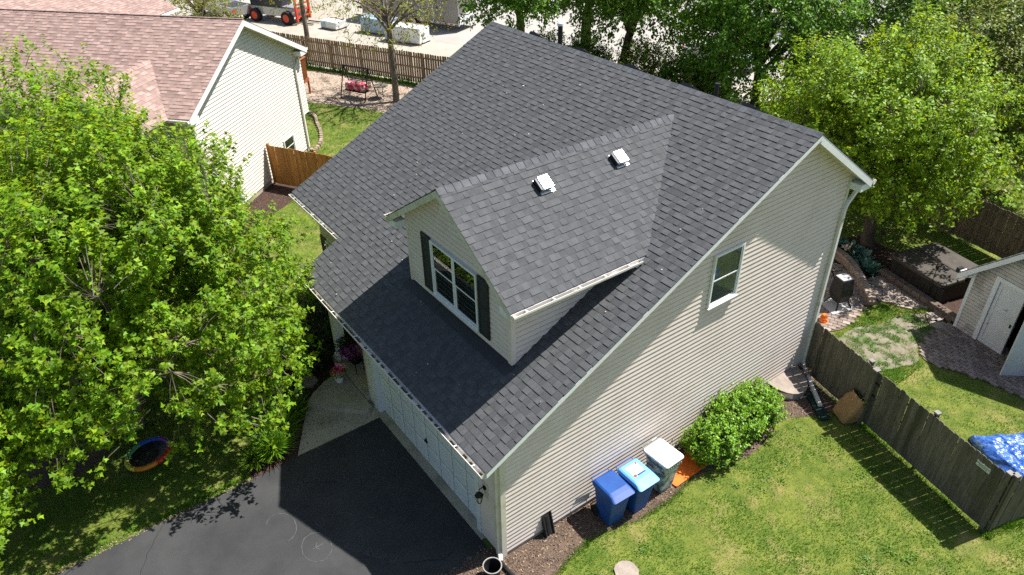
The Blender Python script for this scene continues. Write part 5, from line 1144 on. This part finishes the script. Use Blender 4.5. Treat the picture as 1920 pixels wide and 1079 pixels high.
tree('lot_tree', 'dark leafy tree beside the brown lot fence', (-24.6, 18.9, 0), (-24.5, 18.7, 6.2), (3.2, 3.0, 2.7), 12, 1100, 16, .17, T_RHOMB, M_LEAFD, M_BARKD, 9, .24, gap=-.05, lumps=.3, up=.1, droop=.7, shoot_len=.6, flat_bottom=-.8, hi=1.6)
for i, (x, y, cz, r, k, lab) in enumerate(((-9.5, 33.5, 4.4, 4.6, 1100, 'shaded dark tree behind the ornamental pear'), (-5.0, 38.5, 5.0, 5.2, 1100, 'shaded dark tree beside the old fence post'), (1.5, 37, 5.2, 5.4, 1100, 'deep green tree behind the olive tree'), (-13, 43, 5, 5.2, 1000, 'far dark tree past the shaded lawn'), (-22, 47, 5.5, 5.5, 800, 'far dark tree across the pale road'), (-4, 50, 6, 6.5, 900, 'farthest dark tree at the back of the yards'))):
    tree('backdrop_tree', lab, (x, y, 0), (x, y, cz), (r, r, 4.6), 12, int(k * 1.25), 15, .2, T_RHOMB, M_LEAFD if i != 2 else M_LEAFO, M_BARKD, 20 + i, .25, gap=-.2, lumps=.3, shoot_len=.7, hi=1.3, lo=.4, group='trees far behind the yards')
tree('bare_tree', 'sparse budding tree standing by the swing bench', (-28.05, 12.6, 0), (-28.6, 12.9, 5.4), (3.6, 3.4, 2.4), 16, 620, 6, .12, T_OVAL, M_LEAFY, M_BARK, 30, .17, gap=-.5, shell=(.45, 1.05), shoot_len=.3, yel=.4)
tree('bare_tree', 'sparse budding twin stemmed tree beyond the lot fence', (-39.6, 12.3, 0), (-40.0, 12.6, 5.6), (3.8, 3.6, 2.6), 14, 650, 7, .13, T_OVAL, M_LEAFY, M_BARK, 31, .16, gap=-.5, shell=(.45, 1.05), shoot_len=.3, yel=.4)
tree('bare_tree', 'leafing tree behind the cream house rear wing', (-46.0, 7.5, 0), (-46.0, 7.5, 4.0), (4.2, 3.6, 2.6), 14, 800, 9, .13, T_OVAL, M_LEAFY, M_BARK, 32, .14, gap=-.4, shoot_len=.35, yel=.4)

def shrub(name, label, c, R, n_shoot, lps, lsize, tmpl, m, seed, cat='shrub', up=.7, lumps=.2, shoot=.25, yel=.25, group=None, lo=.6, hi=1.35, droop=.15, bark=M_BARKD, gap=-.4):
    return tree(name, label, (c[0], c[1], 0), (c[0], c[1], R[2] * .95), R, 8, n_shoot, lps, lsize, tmpl, m, bark, seed, .03, gap=gap, lumps=lumps, shell=(.3, 1.0), up=up, droop=droop, yel=yel, shoot_len=shoot, group=group, lo=lo, hi=hi, cat=cat, twig=True)
shrub('green_shrub', 'bright green leafy shrub next to the orange board', (.66, 6.08), (.74, .82, .62), 640, 14, .07, T_OVAL, M_LEAFB, 40)
shrub('green_shrub', 'tall bright green leafy shrub between two others', (.60, 6.95), (.72, .88, .72), 620, 14, .07, T_OVAL, M_LEAFB, 41)
shrub('green_shrub', 'bright green leafy shrub next to the window well', (.62, 7.75), (.68, .78, .66), 560, 14, .07, T_OVAL, M_LEAFB, 42)
shrub('yew_shrub', 'dark evergreen shrub beside the porch column', (-9.7, .25), (.95, .9, .75), 600, 12, .07, T_RHOMB, M_YEW, 43, shoot=.2)
shrub('yew_shrub', 'dark evergreen shrub under the shuttered window', (-11.2, .55), (.9, .8, .65), 500, 12, .07, T_RHOMB, M_YEW, 44, shoot=.2)
shrub('yew_shrub', 'low dark evergreen shrub in front of the porch', (-8.95, -.75), (.7, .7, .5), 400, 12, .07, T_RHOMB, M_YEW, 45, shoot=.2)
shrub('flower_shrub', 'low shrub by the grasses and curved step', (-7.75, -1.75), (.34, .34, .26), 120, 10, .06, T_OVAL, M_YEW, 46, hi=2.4)
for i, (x, y, r, h_, lab) in enumerate(((-27.3, 22.6, 1.5, 1.2, 'green bush behind the roof by the vent pipe'), (-24.6, 23.6, 1.7, 1.3, 'green bush between the two dark trunks'), (-21.0, 24.8, 1.8, 1.4, 'green bush in front of the pale road'), (-18.2, 25.4, 1.6, 1.3, 'green bush beside the half hidden silver car'), (-16.0, 24.6, 1.7, 1.4, 'green bush next to the dense mid green tree'))):
    shrub('lot_bush', lab, (x, y), (r, r, h_), 420, 14, .15, T_RHOMB, M_LEAFD if i % 2 else M_LEAFO, 150 + i, shoot=.4, lumps=.35, group='bushes behind the house', lo=.5, hi=1.5)
# hosta mound
def clump(name, label, c, n, size, tmpl, m, seed, spread, width=1.0, cat='plant', group=None, up=(.3, 1.0), yel=.2, lo=.6, hi=1.4, base_r=.12):
    rng = np.random.default_rng(seed); a = rng.uniform(0, 6.283, n); e = rng.uniform(up[0], up[1], n); r0 = base_r * np.sqrt(rng.uniform(0, 1, n))
    d = np.stack([np.cos(a) * np.cos(e), np.sin(a) * np.cos(e), np.sin(e)], 1); p = np.stack([r0 * np.cos(a), r0 * np.sin(a), np.full(n, .01)], 1) + d * spread * rng.uniform(0, 1, (n, 1))
    nr_ = np.stack([-np.cos(a) * np.sin(e), -np.sin(a) * np.sin(e), np.cos(e)], 1) + rng.normal(size=(n, 3)) * .15
    o = thing(name, label, cat, (c[0], c[1], 0), 0, group)
    stuff(scatter_mesh('leaves', p, d, nr_, size * rng.uniform(.65, 1.1, n), leaf_tones(rng, n, yel, lo, hi), tmpl, m, o, width))
    return o
for i, (x, y, s_) in enumerate(((-2.95, 17.72, 1.0), (-2.35, 17.55, 1.05), (-1.85, 17.15, .95), (-3.45, 17.75, .9))):
    clump('hosta', ('blue green hosta beside the tree trunk', 'blue green hosta in the middle of the mound', 'blue green hosta nearest the garden path', 'blue green hosta against the house corner')[i], (x, y), 110, .28 * s_, T_OVAL, M_HOSTA, 60 + i, .26 * s_, 1.25, 'hosta', 'hosta mound under the tree', up=(.1, 1.1), base_r=.22)
fl = MB(); 
wfl = np.random.default_rng(9); stuff_n = 26
hw = thing('white_bloom', 'white flower among the blue green hostas', 'flower', (-2.9, 17.5, .36)); scatter_mesh('petals', wfl.normal(size=(stuff_n, 3)) * [.09, .09, .02], wfl.normal(size=(stuff_n, 3)), wfl.normal(size=(stuff_n, 3)) * .3 + [0, 0, 1], np.full(stuff_n, .14), np.full((stuff_n, 3), 2.6), T_OVAL, M_CHIPA, hw)['kind'] = 'stuff'
gl = [(-6.05, -2.95, .72, 'large strappy grass clump at the driveway edge'), (-6.45, -3.15, .6, 'strappy grass clump at the lawn end of bed'), (-6.55, -2.55, .75, 'arching grass clump behind the feather stake'), (-6.95, -2.25, .7, 'grass clump halfway along the mulch bed'), (-7.05, -1.95, .62, 'dark grass clump touching the curved step'), (-5.98, -3.45, .55, 'small grass clump at the bed tip by driveway'), (-7.4, -2.75, .6, 'shaded grass clump under the maple edge')]
for i, (x, y, s_, lab) in enumerate(gl):
    clump('ornamental_grass', lab, (x, y), 330, s_, T_STRAP, M_BLADE if i % 3 else M_LEAFB, 80 + i, .05, 1.0, 'grass plant', 'strappy grasses by the driveway', up=(.5, 1.35), lo=.5, hi=1.5, base_r=.14)

# fallen mulch chips
def chips(name, poly, n, seed, lab, tone=(.4, 2.2), sz=(.02, .06)):
    rng = np.random.default_rng(seed); xs = [p[0] for p in poly]; ys = [p[1] for p in poly]; out = []
    while len(out) < n:
        p = (rng.uniform(min(xs), max(xs)), rng.uniform(min(ys), max(ys)))
        if inpoly(p, poly) and not (p[0] < .0 and 0 < p[1] < 11 and p[0] > -12): out.append((p[0], p[1], .013 + rng.uniform(0, .012)))
    out = np.array(out); d = rng.normal(size=(n, 3)) * [1, 1, .25]; tn = rng.uniform(tone[0], tone[1], (n, 1)) * np.array([[1, 1, 1]])
    o = scatter_mesh(name, out, d, rng.normal(size=(n, 3)) * .4 + [0, 0, 1], rng.uniform(sz[0], sz[1], n), tn, T_RHOMB, M_CHIPA); stuff(o); return tag(o, lab, 'wood chips')
chips('mulch_chips', mul_r, 5200, 1, 'loose pale wood chips along the taupe siding', (.15, 1.15))
chips('mulch_chips', mul_f, 2500, 2, 'loose dark wood chips in the front bed', (.10, .5))
chips('mulch_chips', chipbed, 3000, 3, 'pale wood chips around the swing bench', (.5, 2.2), (.05, .12))
edge_ = [(-5.74, -12), (-5.74, -3.6), (-5.55, -3.6), (-5.47, -12)]; chips('leaf_litter', edge_, 1300, 5, 'dry leaf litter along the driveway edge', (.3, 1.5), (.015, .045))
lim = [p for p in mul_n]; chips('mulch_chips', lim, 1600, 4, 'reddish wood chips along the cream house', (.12, .6), (.03, .07))

# grass blades
EXC = [mul_r, mul_f, mul_t, mul_n, chipbed, treebed, pat_shed, pat_g, pat_p, drive, walk, stp, LOT, [(-12, 1), (.0, 1), (.0, 11), (-12, 11)], [(-6.4, -.2), (0, -.2), (0, 2), (-6.4, 2)]]
EXB = [(min(p[0] for p in q_), max(p[0] for p in q_), min(p[1] for p in q_), max(p[1] for p in q_)) for q_ in EXC]
def grass(name, x0, x1, y0, y1_, n, size, seed, lab, thin=None, edge=.05):
    rng = np.random.default_rng(seed); X = rng.uniform(x0, x1, n); Y = rng.uniform(y0, y1_, n); keep = np.ones(n, bool)
    for q_, bb in zip(EXC, EXB):
        m_ = (X > bb[0]) & (X < bb[1]) & (Y > bb[2]) & (Y < bb[3]) & keep
        if not m_.any(): continue
        c_ = np.zeros(n, bool); k = len(q_)
        for i in range(k):
            xa, ya = q_[i]; xb, yb_ = q_[(i + 1) % k]
            if ya == yb_: continue
            cc = ((ya > Y) != (yb_ > Y)) & (X < (xb - xa) * (Y - ya) / (yb_ - ya) + xa); c_ ^= cc
        keep &= ~(c_ & m_)
    if thin is not None:
        for i in np.nonzero(keep)[0]:
            if inpoly((X[i], Y[i]), thin) and noise.noise(Vector((X[i] * 2.2, Y[i] * 2.2, 5))) + .7 * noise.noise(Vector((X[i] * 6, Y[i] * 6, 9))) + rng.normal() * .12 < .02: keep[i] = False
    X, Y = X[keep], Y[keep]; n = len(X)
    a = rng.uniform(0, 6.283, n); d = np.stack([np.cos(a) * .7, np.sin(a) * .7, rng.uniform(.5, 1.3, n)], 1); nn = np.stack([-np.sin(a), np.cos(a), np.zeros(n)], 1)
    nz_ = np.array([noise.noise(Vector((x * .9, y * .9, 2))) + .6 * noise.noise(Vector((x * 2.6, y * 2.6, 7))) for x, y in zip(X, Y)])
    dry = np.clip(nz_ * 1.9 + .12 + rng.normal(size=n) * .28, 0, 1)[:, None]
    tn = (1 - dry) * np.array([[.75, 1.0, .6]]) + dry * np.array([[2.2, 1.45, 3.0]]); tn = tn * rng.uniform(.6, 1.4, (n, 1))
    hgt = size * rng.uniform(.5, 1.2, n) * (1 - .35 * dry[:, 0])
    o = scatter_mesh(name, np.stack([X, Y, np.full(n, .002)], 1), d, np.cross(d, nn), hgt, tn, T_BLADE, M_BLADE, None, 1.9); stuff(o); return tag(o, lab, 'grass')
grass('lawn_grass', .8, 9, -4, 10.7, 130000, .075, 1, 'sunlit mown grass beside the bins and fence')
grass('lawn_grass', -.6, 9, 10.3, 21.5, 90000, .075, 2, 'patchy grass in the fenced back yard', soil)
grass('lawn_grass', -.4, 2.1, 11.8, 16.8, 26000, .085, 12, 'tufts growing through the bare patch by the shed', soil)
grass('lawn_grass', -12, -5.5, -12, -1, 70000, .085, 3, 'shaded grass under the front maple')
grass('lawn_grass', -20.5, -11.8, -4, 7, 60000, .085, 4, 'grass strip between the two houses')
grass('lawn_grass', -32, -17, 3, 13, 60000, .11, 5, 'bright grass in front of the swing bench')
grass('lawn_grass', -8, 6, 19, 30, 60000, .10, 6, 'grass on both sides of the dark yard fence')

def tufts(name, pts, n, size, seed, lab, jit=.06):
    rng = np.random.default_rng(seed); P_ = np.array(pts, 'f'); k = rng.integers(0, len(P_) - 1, n); f_ = rng.uniform(0, 1, (n, 1)); q_ = P_[k] * (1 - f_) + P_[k + 1] * f_ + rng.normal(size=(n, 2)) * jit
    a = rng.uniform(0, 6.283, n); d = np.stack([np.cos(a) * .6, np.sin(a) * .6, rng.uniform(.7, 1.4, n)], 1); nn = np.stack([-np.sin(a), np.cos(a), np.zeros(n)], 1)
    tn = np.array([[.85, 1.05, .6]]) * rng.uniform(.55, 1.35, (n, 1)); sz = size * rng.uniform(.4, 1.3, n) * (.6 + .8 * np.array([abs(noise.noise(Vector((x * 3, y * 3, 1)))) for x, y in q_]))
    o = scatter_mesh(name, np.column_stack([q_, np.full(n, .002)]), d, np.cross(d, nn), sz, tn, T_BLADE, M_BLADE, None, 1.3); stuff(o); return tag(o, lab, 'grass')
tufts('edge_grass', mul_r[60:96], 3000, .10, 1, 'ragged grass edge along the mulch by the bins', .05)
tufts('edge_grass', [(.6, 10.55), (3, 9.95), (6.0, 9.1)], 2600, .13, 2, 'longer grass along the foot of the grey fence', .05)
tufts('edge_grass', [(6.1, 9.05), (6.8, 11.3), (7.6, 14.3)], 2600, .15, 3, 'tall grass outside the grey fence corner', .07)
tufts('edge_grass', [(-5.75, -11), (-5.72, -6), (-5.75, -3.8)], 3500, .11, 4, 'ragged grass along the driveway edge', .05)
tufts('edge_grass', [(-42, 9.1), (-28, 15.9), (-15, 22.2)], 4000, .4, 5, 'weeds along the foot of the brown lot fence', .15)
# clover and weed patches in the side lawn
rng = np.random.default_rng(77); cs = rng.uniform([1.4, -3, 0], [6, 9, 0], (60, 3)); n = 60 * 45; idx = np.repeat(np.arange(60), 45)
pp = cs[idx] + np.column_stack([rng.normal(size=(n, 2)) * rng.uniform(.04, .16, 60)[idx][:, None], rng.uniform(.01, .05, n)]); ok = (pp[:, 0] > 1.35) & (pp[:, 1] < 10.2 - pp[:, 0] * .27); pp = pp[ok]; n = len(pp)
tag(stuff(scatter_mesh('lawn_weeds', pp, rng.normal(size=(n, 3)) * [1, 1, .3], rng.normal(size=(n, 3)) * .3 + [0, 0, 1], rng.uniform(.03, .06, n), leaf_tones(rng, n, .2, .45, .9), T_OVAL, M_LEAFB)), 'dark green clover patches in the sunny side lawn', 'weeds')
